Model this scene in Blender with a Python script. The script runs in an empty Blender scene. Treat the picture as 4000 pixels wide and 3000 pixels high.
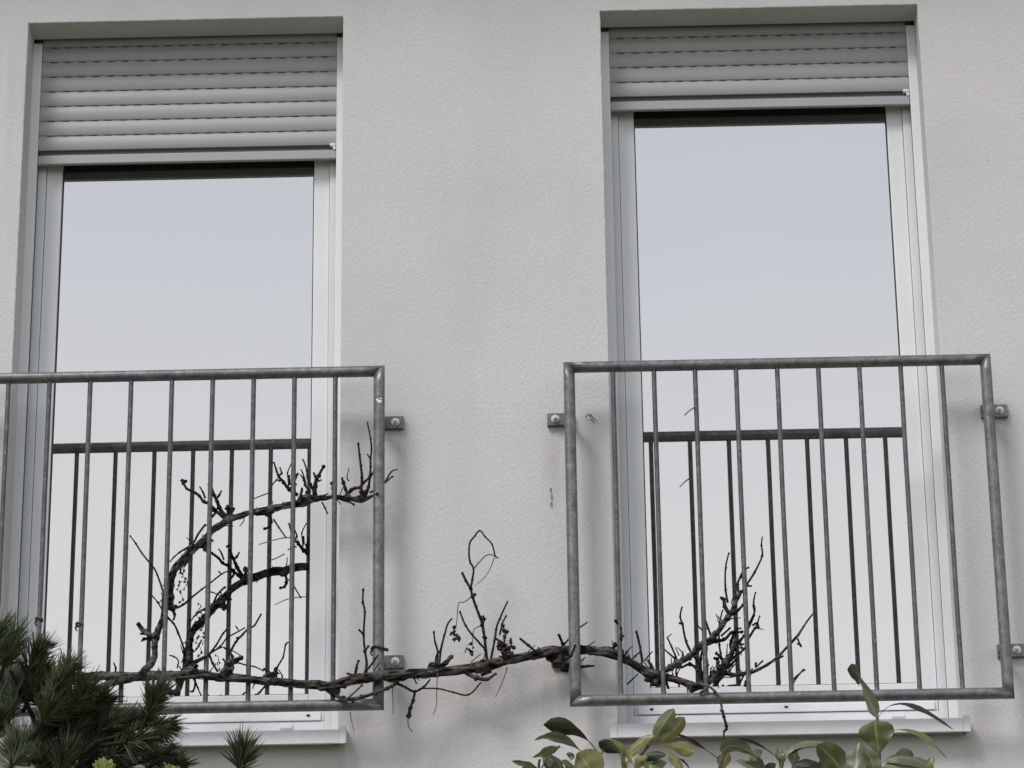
import bpy, bmesh, math, random
from mathutils import Vector, Matrix, noise
random.seed(7)
R = math.radians
sc = bpy.context.scene
COL = sc.collection

# ------------------------------------------------------------------ camera
F_PX, PITCH, YAW, ROLL = 13309.8, 0.3897, -0.0169, -0.0131
CAM = Vector((0.0, -9.7034, 1.6))
def rot_rows():
    c, s = math.cos(YAW), math.sin(YAW)
    X1 = Vector((c, -s, 0)); Y1 = Vector((s, c, 0)); Z1 = Vector((0, 0, 1))
    c, s = math.cos(PITCH), math.sin(PITCH)
    fwd = Y1 * c + Z1 * s; up = Z1 * c - Y1 * s
    c, s = math.cos(ROLL), math.sin(ROLL)
    return X1 * c + up * s, up * c - X1 * s, fwd
RT, UP, FW = rot_rows()
cd = bpy.data.cameras.new('camera'); cam = bpy.data.objects.new('camera', cd); COL.objects.link(cam)
cd.sensor_width = 36; cd.sensor_fit = 'HORIZONTAL'; cd.lens = 36 * F_PX / 4000
cd.clip_start = 0.1; cd.clip_end = 2000
M = Matrix((RT, UP, -FW)).transposed().to_4x4(); M.translation = CAM
cam.matrix_world = M
sc.camera = cam
def at(px, py, Y):
    """point of the place seen at a photograph position, on the upright plane y = Y"""
    d = FW + RT * ((px - 2000) / F_PX) - UP * ((py - 1500) / F_PX)
    return CAM + d * ((Y - CAM.y) / d.y)

# ------------------------------------------------------------------ sky, sun, exposure
SUN_EL, SUN_AZ = 49, 35          # elevation; degrees to the left of the wall's normal
to_sun = Vector((-math.sin(R(SUN_AZ)) * math.cos(R(SUN_EL)), -math.cos(R(SUN_AZ)) * math.cos(R(SUN_EL)), math.sin(R(SUN_EL))))
w = bpy.data.worlds.new('World'); sc.world = w; w.use_nodes = True
nt = w.node_tree; nt.nodes.clear()
def N(t, kind, **kw):
    n = t.nodes.new(kind)
    for k, v in kw.items():
        if k == 'loc': continue
        setattr(n, k, v)
    return n
sky = N(nt, 'ShaderNodeTexSky', sky_type='NISHITA', sun_disc=False)
sky.sun_elevation = R(SUN_EL)
sky.sun_rotation = math.atan2(to_sun.x, to_sun.y)
sky.air_density = 1.0; sky.dust_density = 2.0
hs = N(nt, 'ShaderNodeHueSaturation'); hs.inputs['Saturation'].default_value = 0.75
tc = N(nt, 'ShaderNodeTexCoord')
mp = N(nt, 'ShaderNodeMapping'); mp.inputs['Scale'].default_value = (1.0, 1.0, 2.2)
mp.inputs['Location'].default_value = (0.3, 0.9, 0.2)
cl = N(nt, 'ShaderNodeTexNoise'); cl.inputs['Scale'].default_value = 2.2; cl.inputs['Detail'].default_value = 4; cl.inputs['Roughness'].default_value = 0.45
rp = N(nt, 'ShaderNodeMapRange'); rp.inputs['From Min'].default_value = 0.38; rp.inputs['From Max'].default_value = 0.62
rp.inputs['To Min'].default_value = 0.60; rp.inputs['To Max'].default_value = 0.92
mx = N(nt, 'ShaderNodeMix', data_type='RGBA')
CLOUD = 8.6
cc = N(nt, 'ShaderNodeMix', data_type='RGBA')
cc.inputs[6].default_value = (CLOUD * 0.89, CLOUD * 0.95, CLOUD * 1.07, 1)
cc.inputs[7].default_value = (CLOUD * 1.10, CLOUD * 1.115, CLOUD * 1.165, 1)
bg = N(nt, 'ShaderNodeBackground'); bg.inputs['Strength'].default_value = 0.066
wo = N(nt, 'ShaderNodeOutputWorld')
L = nt.links.new
L(tc.outputs['Generated'], mp.inputs['Vector']); L(mp.outputs['Vector'], cl.inputs['Vector'])
L(cl.outputs['Fac'], rp.inputs['Value']); L(sky.outputs['Color'], hs.inputs['Color'])
sx = N(nt, 'ShaderNodeSeparateXYZ'); L(tc.outputs['Generated'], sx.inputs[0])
hz = N(nt, 'ShaderNodeMapRange'); hz.interpolation_type = 'SMOOTHSTEP'      # cloud closes up towards the horizon
hz.inputs['From Min'].default_value = 0.30; hz.inputs['From Max'].default_value = 0.50
hz.inputs['To Min'].default_value = 1.0; hz.inputs['To Max'].default_value = 0.0
ad = N(nt, 'ShaderNodeMath', operation='ADD', use_clamp=True)
hm = N(nt, 'ShaderNodeMath', operation='MULTIPLY'); hm.inputs[1].default_value = 0.3
wv = N(nt, 'ShaderNodeMath', operation='MULTIPLY_ADD'); wv.inputs[1].default_value = 0.16; wv.inputs[2].default_value = -0.08   # ragged edge of the cloud bank
L(cl.outputs['Fac'], wv.inputs[0])
wz = N(nt, 'ShaderNodeMath', operation='ADD'); L(sx.outputs['Z'], wz.inputs[0]); L(wv.outputs[0], wz.inputs[1])
L(wz.outputs[0], hz.inputs['Value']); L(hz.outputs['Result'], hm.inputs[0]); L(hz.outputs['Result'], cc.inputs[0]); L(cc.outputs[2], mx.inputs[7])
L(rp.outputs['Result'], ad.inputs[0]); L(hm.outputs[0], ad.inputs[1])
L(hs.outputs['Color'], mx.inputs[6]); L(ad.outputs[0], mx.inputs[0])
L(mx.outputs[2], bg.inputs['Color']); L(bg.outputs['Background'], wo.inputs['Surface'])

sd = bpy.data.lights.new('sun', 'SUN'); sun = bpy.data.objects.new('sun', sd); COL.objects.link(sun)
sd.energy = 1.48; sd.angle = R(20); sd.color = (1.0, 0.965, 0.945)
sun.rotation_euler = (-to_sun).to_track_quat('-Z', 'Y').to_euler()
sun.location = (-4, -8, 12)
sc.view_settings.view_transform = 'Standard'; sc.view_settings.look = 'None'
sc.view_settings.gamma = 1; sc.view_settings.use_curve_mapping = False
sc.view_settings.exposure = 0.61
sc.cycles.max_bounces = 8; sc.cycles.transparent_max_bounces = 8

# ------------------------------------------------------------------ helpers
def mat(name):
    m = bpy.data.materials.new(name); m.use_nodes = True
    t = m.node_tree; b = t.nodes['Principled BSDF']
    return m, t, b
def ramp(t, fac, stops):
    r = N(t, 'ShaderNodeValToRGB'); e = r.color_ramp.elements
    while len(e) > 1: e.remove(e[-1])
    e[0].position = stops[0][0]; e[0].color = (*stops[0][1], 1)
    for p, c in stops[1:]:
        k = e.new(p); k.color = (*c, 1)
    t.links.new(fac, r.inputs['Fac']); return r.outputs['Color']
def noise_tex(t, scale, detail=3, rough=0.5, vec=None, map_scale=None, rot=None, kind='POINT'):
    n = N(t, 'ShaderNodeTexNoise'); n.inputs['Scale'].default_value = scale
    n.inputs['Detail'].default_value = detail; n.inputs['Roughness'].default_value = rough
    c = N(t, 'ShaderNodeNewGeometry'); src = c.outputs['Position']
    if vec: src = vec
    if map_scale or rot:
        q = N(t, 'ShaderNodeMapping', vector_type=kind)
        if map_scale: q.inputs['Scale'].default_value = map_scale
        if rot: q.inputs['Rotation'].default_value = rot
        t.links.new(src, q.inputs['Vector']); src = q.outputs['Vector']
    t.links.new(src, n.inputs['Vector']); return n.outputs['Fac']
def mixc(t, fac, a, b, mode='MIX'):
    m = N(t, 'ShaderNodeMix', data_type='RGBA', blend_type=mode)
    for i, v in ((6, a), (7, b)):
        if isinstance(v, tuple): m.inputs[i].default_value = (*v, 1)
        else: t.links.new(v, m.inputs[i])
    if isinstance(fac, float): m.inputs[0].default_value = fac
    else: t.links.new(fac, m.inputs[0])
    return m.outputs[2]
def bump(t, b, h, strength, dist):
    n = N(t, 'ShaderNodeBump'); n.inputs['Strength'].default_value = strength; n.inputs['Distance'].default_value = dist
    t.links.new(h, n.inputs['Height']); t.links.new(n.outputs['Normal'], b.inputs['Normal'])

def link_mesh(name, me, parent=None, m=None):
    o = bpy.data.objects.new(name, me); COL.objects.link(o)
    if m and not me.materials: me.materials.append(m)
    if parent: o.parent = parent
    return o
def obj(name, bm, m, parent=None, smooth=False):
    me = bpy.data.meshes.new(name); bm.normal_update(); bm.to_mesh(me); bm.free()
    if smooth:
        for p in me.polygons: p.use_smooth = True
    return link_mesh(name, me, parent, m)
def tag(o, label=None, cat=None, group=None, kind=None):
    if label: o['label'] = label
    if cat: o['category'] = cat
    if group: o['group'] = group
    if kind: o['kind'] = kind
    return o
def thing(name, label, cat, loc=(0, 0, 0), group=None):
    o = bpy.data.objects.new(name, None); COL.objects.link(o); o.empty_display_size = 0.1
    o.location = loc
    tag(o, label, cat, group); return o
def adopt(o, root):
    """parent that keeps world-space mesh coordinates"""
    o.parent = root; o.matrix_parent_inverse = Matrix.Translation(-Vector(root.location)); return o
def add_box(bm, x0, x1, y0, y1, z0, z1, bev=0.0):
    b2 = bmesh.new()
    v = [b2.verts.new((x, y, z)) for x in (x0, x1) for y in (y0, y1) for z in (z0, z1)]
    for f in ((0, 1, 3, 2), (4, 6, 7, 5), (0, 4, 5, 1), (2, 3, 7, 6), (0, 2, 6, 4), (1, 5, 7, 3)):
        b2.faces.new([v[i] for i in f])
    bmesh.ops.recalc_face_normals(b2, faces=b2.faces)
    if bev: bmesh.ops.bevel(b2, geom=list(b2.edges), offset=bev, segments=2, affect='EDGES', profile=0.6)
    me = bpy.data.meshes.new('t'); b2.to_mesh(me); b2.free(); bm.from_mesh(me); bpy.data.meshes.remove(me)
def box(name, x0, x1, y0, y1, z0, z1, m, parent, bev=0.0):
    bm = bmesh.new(); add_box(bm, x0, x1, y0, y1, z0, z1, bev); return obj(name, bm, m, parent)
def add_prism(bm, prof, x0, x1):
    """profile of (y, z) points swept along x"""
    a = [bm.verts.new((x0, y, z)) for y, z in prof]; b = [bm.verts.new((x1, y, z)) for y, z in prof]
    n = len(prof)
    fs = [bm.faces.new((a[i], b[i], b[(i + 1) % n], a[(i + 1) % n])) for i in range(n)]
    fs += [bm.faces.new(a[::-1]), bm.faces.new(b)]
    bmesh.ops.recalc_face_normals(bm, faces=fs)
def catmull(P, n):
    out = []
    for i in range(len(P) - 1):
        p0 = P[max(i - 1, 0)]; p1 = P[i]; p2 = P[i + 1]; p3 = P[min(i + 2, len(P) - 1)]
        for k in range(n):
            t = k / n; t2 = t * t; t3 = t2 * t
            out.append(tuple(0.5 * ((2 * b) + (c - a) * t + (2 * a - 5 * b + 4 * c - d) * t2 + (-a + 3 * b - 3 * c + d) * t3)
                             for a, b, c, d in zip(p0, p1, p2, p3)))
    out.append(tuple(P[-1])); return out
def add_tube(bm, pts, rad, sides=7, rough=0.0, seed=0.0, cap=True, freq=60):
    pts = [Vector(p) for p in pts]; n = len(pts)
    T = [(pts[min(i + 1, n - 1)] - pts[max(i - 1, 0)]).normalized() for i in range(n)]
    u = T[0].orthogonal().normalized(); rings = []
    for i in range(n):
        u = (u - T[i] * u.dot(T[i])).normalized(); v = T[i].cross(u)
        r = rad[i] if isinstance(rad, (list, tuple)) else rad
        ring = []
        for k in range(sides):
            a = 2 * math.pi * k / sides
            d = u * math.cos(a) + v * math.sin(a)
            q = 1.0
            if rough:
                q += rough * noise.noise(pts[i] * freq + d * 1.3 + Vector((seed, seed * .7, 0))) + rough * .6 * math.sin(3 * a + i * .55 + seed)
            ring.append(bm.verts.new(pts[i] + d * r * q))
        rings.append(ring)
    for a, b in zip(rings, rings[1:]):
        for k in range(sides):
            bm.faces.new((a[k], a[(k + 1) % sides], b[(k + 1) % sides], b[k]))
    if cap:
        bm.faces.new(rings[0][::-1]); bm.faces.new(rings[-1])
def add_blob(bm, c, r, seed=0.0, rough=0.5, sub=2, freq=None, squash=(1, 1, 1)):
    g = bmesh.ops.create_icosphere(bm, subdivisions=sub, radius=1.0)
    fr = freq or 1.6
    for v in g['verts']:
        d = v.co.normalized()
        v.co = Vector(c) + Vector(tuple(a * b for a, b in zip(d, squash))) * r * (1 + rough * noise.noise(d * fr + Vector((seed, seed * 1.3, seed * .4))))

# ------------------------------------------------------------------ materials
def m_plaster():
    m, t, b = mat('plaster')
    big = noise_tex(t, 1.5, 4, 0.55)
    c1 = ramp(t, big, [(0.28, (0.560, 0.553, 0.556)), (0.5, (0.614, 0.592, 0.595)), (0.72, (0.642, 0.630, 0.634))])
    streak = noise_tex(t, 1.0, 3, 0.55, map_scale=(5.0, 1.0, 0.7))
    c2 = mixc(t, ramp(t, streak, [(0.52, (0, 0, 0)), (0.75, (0.55, 0.55, 0.55))]), c1, (0.54, 0.527, 0.522))
    grain = noise_tex(t, 100, 5, 0.68)
    c3 = mixc(t, ramp(t, grain, [(0.3, (0.55, 0.55, 0.55)), (0.62, (0, 0, 0))]), c2, (0.50, 0.49, 0.482))
    spots = noise_tex(t, 42, 2, 0.5)
    c4 = mixc(t, ramp(t, spots, [(0.70, (0, 0, 0)), (0.76, (0.4, 0.4, 0.4))]), c3, (0.36, 0.345, 0.33))
    # old water marks and grime hanging below fixings and sill ends
    geo = N(t, 'ShaderNodeNewGeometry'); run = noise_tex(t, 1.0, 4, 0.65, map_scale=(34, 1, 2.2)); total = None
    for px, py, sx_, sz, amt in ((1545, 1780, 9, 2.6, .55), (2168, 1790, 9, 2.6, .6), (3915, 1760, 9, 2.6, .5), (2310, 1900, 7, 1.8, .5), (1350, 2960, 8, 3.2, .55), (2400, 2960, 8, 3.2, .6), (3790, 2930, 8, 3.2, .55), (2180, 2700, 6, 3, .5), (1800, 2760, 2.2, 4, .35), (60, 400, 5, 1.2, .4)):
        p = at(px, py, 0)
        v1 = N(t, 'ShaderNodeVectorMath', operation='SUBTRACT'); v1.inputs[1].default_value = p; t.links.new(geo.outputs['Position'], v1.inputs[0])
        v2 = N(t, 'ShaderNodeVectorMath', operation='MULTIPLY'); v2.inputs[1].default_value = (sx_, 1.0, sz); t.links.new(v1.outputs[0], v2.inputs[0])
        v3 = N(t, 'ShaderNodeVectorMath', operation='LENGTH'); t.links.new(v2.outputs[0], v3.inputs[0])
        mr = N(t, 'ShaderNodeMapRange'); mr.interpolation_type = 'SMOOTHSTEP'; mr.inputs['From Min'].default_value = 0.0; mr.inputs['From Max'].default_value = 0.55; mr.inputs['To Min'].default_value = amt; mr.inputs['To Max'].default_value = 0.0
        t.links.new(v3.outputs['Value'], mr.inputs['Value'])
        if total is None: total = mr.outputs[0]
        else:
            q = N(t, 'ShaderNodeMath', operation='MAXIMUM'); t.links.new(total, q.inputs[0]); t.links.new(mr.outputs[0], q.inputs[1]); total = q.outputs[0]
    mul = N(t, 'ShaderNodeMath', operation='MULTIPLY'); t.links.new(total, mul.inputs[0]); t.links.new(ramp(t, run, [(0.35, (0.1, 0.1, 0.1)), (0.65, (1, 1, 1))]), mul.inputs[1])
    c4 = mixc(t, mul.outputs[0], c4, (0.40, 0.39, 0.375))
    t.links.new(c4, b.inputs['Base Color']); b.inputs['Roughness'].default_value = 0.95
    b.inputs['Specular IOR Level'].default_value = 0.2
    # rubbed render: short diagonal strokes
    st = noise_tex(t, 100, 4, 0.65, map_scale=(2.2, 1.0, 0.8), rot=(0, R(-40), 0), kind='TEXTURE')
    mm = N(t, 'ShaderNodeMath', operation='ADD'); t.links.new(st, mm.inputs[0]); t.links.new(grain, mm.inputs[1])
    bump(t, b, mm.outputs[0], 0.6, 0.0024)
    return m
    return m
def m_simple(name, col, rough=0.5, metal=0.0, var=0.06, scale=8, spec=0.5, bmp=0.0, bscale=200):
    m, t, b = mat(name)
    f = noise_tex(t, scale, 4, 0.6)
    lo = tuple(c * (1 - var) for c in col); hi = tuple(min(1, c * (1 + var)) for c in col)
    t.links.new(ramp(t, f, [(0.3, lo), (0.7, hi)]), b.inputs['Base Color'])
    b.inputs['Roughness'].default_value = rough; b.inputs['Metallic'].default_value = metal
    b.inputs['Specular IOR Level'].default_value = spec
    if bmp: bump(t, b, noise_tex(t, bscale, 3, 0.6), bmp, 0.002)
    return m
def m_zinc(name='galvanised_steel', g=1.0):
    m, t, b = mat(name)
    a = noise_tex(t, 38, 4, 0.65); s = noise_tex(t, 130, 3, 0.6)
    c = ramp(t, a, [(p, tuple(g * v for v in q)) for p, q in ((0.28, (0.10, 0.103, 0.107)), (0.48, (0.152, 0.156, 0.161)), (0.64, (0.205, 0.209, 0.214)), (0.78, (0.31, 0.31, 0.31)))])
    c = mixc(t, ramp(t, s, [(0.60, (0, 0, 0)), (0.72, (0.8, 0.8, 0.8))]), c, (0.36, 0.36, 0.355))
    d = noise_tex(t, 12, 3, 0.6)
    c = mixc(t, ramp(t, d, [(0.5, (0, 0, 0)), (0.72, (0.3, 0.3, 0.3))]), c, (0.065, 0.062, 0.058))
    t.links.new(c, b.inputs['Base Color'])
    b.inputs['Metallic'].default_value = 0.45; b.inputs['Roughness'].default_value = 0.42
    bump(t, b, s, 0.25, 0.001)
    return m
def m_glass():
    m, t, b = mat('coated_glass')
    t.nodes.remove(b)
    g = N(t, 'ShaderNodeBsdfGlossy'); g.inputs['Roughness'].default_value = 0.0; g.inputs['Color'].default_value = (1.0, 0.985, 0.955, 1)
    tr = N(t, 'ShaderNodeBsdfTransparent'); tr.inputs['Color'].default_value = (0.75, 0.8, 0.78, 1)
    mxs = N(t, 'ShaderNodeMixShader'); mxs.inputs[0].default_value = GLASS_R
    o = t.nodes['Material Output']
    t.links.new(tr.outputs[0], mxs.inputs[1]); t.links.new(g.outputs[0], mxs.inputs[2]); t.links.new(mxs.outputs[0], o.inputs['Surface'])
    return m
GLASS_R = 0.695
def m_bark(name, dark, light, scale=90):
    m, t, b = mat(name)
    a = noise_tex(t, scale, 4, 0.65, map_scale=(0.5, 1, 1.2))
    c = ramp(t, a, [(0.40, dark), (0.52, tuple(.6 * x + .4 * y for x, y in zip(dark, light))), (0.66, light)])
    t.links.new(c, b.inputs['Base Color']); b.inputs['Roughness'].default_value = 0.9
    b.inputs['Specular IOR Level'].default_value = 0.15
    bump(t, b, noise_tex(t, scale * 1.6, 4, 0.7), 0.9, 0.004)
    return m
def m_leaf(name, top, under, rib, glossy=0.35):
    m, t, b = mat(name)
    uv = N(t, 'ShaderNodeUVMap'); sp = N(t, 'ShaderNodeSeparateXYZ'); t.links.new(uv.outputs['UV'], sp.inputs[0])
    ab = N(t, 'ShaderNodeMath', operation='ABSOLUTE'); t.links.new(sp.outputs['X'], ab.inputs[0])
    ribf = ramp(t, ab.outputs[0], [(0.03, (1, 1, 1)), (0.10, (0, 0, 0))])
    g = N(t, 'ShaderNodeNewGeometry')
    n1 = noise_tex(t, 30, 3, 0.6)
    tp = mixc(t, n1, tuple(c * 0.75 for c in top), tuple(c * 1.3 for c in top))
    un = mixc(t, n1, tuple(c * 0.8 for c in under), tuple(c * 1.2 for c in under))
    base = mixc(t, g.outputs['Backfacing'], tp, un)
    sidev = N(t, 'ShaderNodeTexWave', wave_type='BANDS', bands_direction='Y'); sidev.inputs['Scale'].default_value = 2.6; sidev.inputs['Distortion'].default_value = 1.2
    vv = N(t, 'ShaderNodeVectorMath', operation='ADD')
    cmb = N(t, 'ShaderNodeCombineXYZ'); t.links.new(ab.outputs[0], cmb.inputs['X'])
    sb = N(t, 'ShaderNodeMath', operation='SUBTRACT'); t.links.new(sp.outputs['Y'], sb.inputs[0])
    hf = N(t, 'ShaderNodeMath', operation='MULTIPLY'); hf.inputs[1].default_value = 0.22; t.links.new(ab.outputs[0], hf.inputs[0])
    t.links.new(hf.outputs[0], sb.inputs[1]); t.links.new(sb.outputs[0], cmb.inputs['Y'])
    t.links.new(cmb.outputs[0], sidev.inputs['Vector'])
    base = mixc(t, ramp(t, sidev.outputs['Fac'], [(0.86, (0, 0, 0)), (1.0, (0.35, 0.35, 0.35))]), base, rib)
    base = mixc(t, ribf, base, rib)
    sp1 = noise_tex(t, 120, 2, 0.5); sp2 = noise_tex(t, 28, 3, 0.6)
    base = mixc(t, ramp(t, sp1, [(0.68, (0, 0, 0)), (0.73, (0.75, 0.75, 0.75))]), base, (0.07, 0.045, 0.02))
    base = mixc(t, ramp(t, sp2, [(0.58, (0, 0, 0)), (0.72, (0.5, 0.5, 0.5))]), base, (0.20, 0.16, 0.06))
    t.links.new(base, b.inputs['Base Color']); b.inputs['Roughness'].default_value = glossy
    b.inputs['Specular IOR Level'].default_value = 0.45
    tl = N(t, 'ShaderNodeBsdfTranslucent'); t.links.new(base, tl.inputs['Color'])
    ms = N(t, 'ShaderNodeMixShader'); ms.inputs[0].default_value = 0.3
    o = t.nodes['Material Output']
    t.links.new(b.outputs[0], ms.inputs[1]); t.links.new(tl.outputs[0], ms.inputs[2]); t.links.new(ms.outputs[0], o.inputs['Surface'])
    return m
PLASTER = m_plaster()
WHITE = m_simple('white_plastic', (0.76, 0.77, 0.785), 0.38, var=0.03, scale=5)
ALU = m_simple('painted_sill_metal', (0.74, 0.745, 0.76), 0.4, var=0.05, scale=14)
SLAT = m_simple('grey_shutter_plastic', (0.365, 0.372, 0.378), 0.42, var=0.03, scale=6)
RUBBER = m_simple('black_rubber', (0.018, 0.018, 0.02), 0.6)
SEAL_SHADE = m_simple('grey_seal_and_groove_shade', (0.075, 0.078, 0.08), 0.6)  # brush seals, and the painted shade in the end bar groove
DARK = m_simple('dark_cavity', (0.012, 0.012, 0.012), 0.9)
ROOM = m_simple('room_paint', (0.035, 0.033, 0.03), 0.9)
ZINC = m_zinc(); DULL = m_zinc('weathered_bar_steel', 0.62)
BOLT = m_simple('bolt_steel', (0.62, 0.62, 0.62), 0.35, metal=0.7, var=0.1, scale=90)
PAINT = m_simple('white_smear', (0.8, 0.8, 0.78), 0.8)
GLASS = m_glass()
BARK = m_bark('vine_bark', (0.005, 0.004, 0.0035), (0.15, 0.134, 0.122), 55)
CANE = m_bark('vine_cane_bark', (0.010, 0.008, 0.0065), (0.052, 0.040, 0.033), 70)
PALE = m_bark('weathered_cane_bark', (0.05, 0.045, 0.04), (0.16, 0.145, 0.13), 70)
DRY = m_simple('dried_fruit', (0.022, 0.016, 0.013), 0.9, var=0.3, scale=80)
TIE = m_simple('black_tie', (0.02, 0.02, 0.02), 0.7)
UNSEEN_ROOF = m_simple('unseen_roof_boards', (0.30, 0.28, 0.26), 0.8)

# ------------------------------------------------------------------ ground
bm = bmesh.new()
bmesh.ops.create_grid(bm, x_segments=40, y_segments=40, size=300)
m, t, b = mat('dry_lawn')
f1 = noise_tex(t, 0.8, 4, 0.6); f2 = noise_tex(t, 25, 4, 0.7)
c = mixc(t, f2, (0.06, 0.065, 0.022), (0.15, 0.14, 0.055)); c = mixc(t, ramp(t, f1, [(0.45, (0, 0, 0)), (0.6, (1, 1, 1))]), c, (0.13, 0.12, 0.075))
t.links.new(c, b.inputs['Base Color']); b.inputs['Roughness'].default_value = 1.0
bump(t, b, f2, 0.8, 0.03)
tag(obj('ground', bm, m), kind='structure')

# ------------------------------------------------------------------ house
DX = -0.0752
WIN = [(-1.635 + DX, -0.6179 + DX), (0.211 + DX, 1.2306 + DX)]
ZT = 5.2786 + 1.6
YS, YF, YG = 0.128, 0.166, 0.1922        # shutter, fixed frame and glass planes
ZSILL = [at(900, 2905, 0).z - 0.012, at(3000, 2868, 0).z - 0.012]
house = thing('house', 'pale grey rendered house front with two tall French windows under half raised roller shutters', 'house', (0, 0, 0))
H_TOP = 7.85
def jit(s): return random.uniform(-s, s)
def build_wall():
    bm = bmesh.new()
    X0, X1, Z0, Z1, TH = -7.0, 7.0, 0.0, H_TOP, 0.36
    outer = [bm.verts.new(p) for p in ((X0, 0, Z0), (X1, 0, Z0), (X1, 0, Z1), (X0, 0, Z1))]
    edges = [bm.edges.new((outer[i], outer[(i + 1) % 4])) for i in range(4)]
    reveal = []
    for (xa, xb), zb in zip(WIN, ZSILL):
        loop = []
        def side(p, q):
            n = max(2, int((Vector(q) - Vector(p)).length / 0.012))
            for i in range(n):
                loop.append(Vector(p).lerp(Vector(q), i / n))
        C = [(xa, 0, zb), (xb, 0, zb), (xb, 0, ZT), (xa, 0, ZT)]
        for i in range(4): side(C[i], C[(i + 1) % 4])
        cx, cz = (xa + xb) / 2, (zb + ZT) / 2
        hw, hh = (xb - xa) / 2, (ZT - zb) / 2
        front, corner, inner, back = [], [], [], []
        for i, p in enumerate(loop):
            nz = 0.0014 * noise.noise(p * 55) + 0.0007 * noise.noise(p * 210)
            ox = (p.x - cx) / hw; oz = (p.z - cz) / hh
            ex = 1 if abs(ox) > 0.999 else 0; ez = 1 if abs(oz) > 0.999 else 0
            dx = math.copysign(1, ox) * ex; dz = math.copysign(1, oz) * ez
            front.append(bm.verts.new((p.x + dx * (0.0035 + nz), 0, p.z + dz * (0.0035 + nz))))
            corner.append(bm.verts.new((p.x + dx * (0.0010 + nz), 0.0010, p.z + dz * (0.0010 + nz))))
            inner.append(bm.verts.new((p.x + dx * nz * .5, 0.0040, p.z + dz * nz * .5)))
            back.append(bm.verts.new((p.x, 0.112 if ez and dz > 0 else TH, p.z)))
        n = len(loop)
        for i in range(n): edges.append(bm.edges.new((front[i], front[(i + 1) % n])))
        reveal.append((front, corner, inner, back))
    r = bmesh.ops.triangle_fill(bm, edges=edges, use_beauty=True)
    for f in r['geom']:
        if isinstance(f, bmesh.types.BMFace):
            f.normal_update()
            if f.normal.y > 0: f.normal_flip()
    for q in reveal:
        n = len(q[0])
        for a, b in zip(q, q[1:]):
            for i in range(n):
                bm.faces.new((a[i], b[i], b[(i + 1) % n], a[(i + 1) % n]))
    bmesh.ops.recalc_face_normals(bm, faces=bm.faces)
    return bm
wall = obj('wall', build_wall(), PLASTER, house)
# side walls, back and an unseen eave added to shade the wall top
bm = bmesh.new()
for x0, x1 in ((-7.0, -6.7), (6.7, 7.0)): add_box(bm, x0, x1, 0.001, 8.0, 0, H_TOP - 0.001)
add_box(bm, -6.699, 6.699, 7.7, 8.0, 0, H_TOP - 0.001)
obj('side_wall', bm, PLASTER, house)
bm = bmesh.new()
add_prism(bm, [(-0.62, H_TOP + .003), (-0.62, H_TOP + 0.18), (4.0, H_TOP + 2.0), (8.45, H_TOP + 0.18), (8.45, H_TOP + .003)], -7.5, 7.5)
obj('unseen_roof', bm, UNSEEN_ROOF, house)

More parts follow.
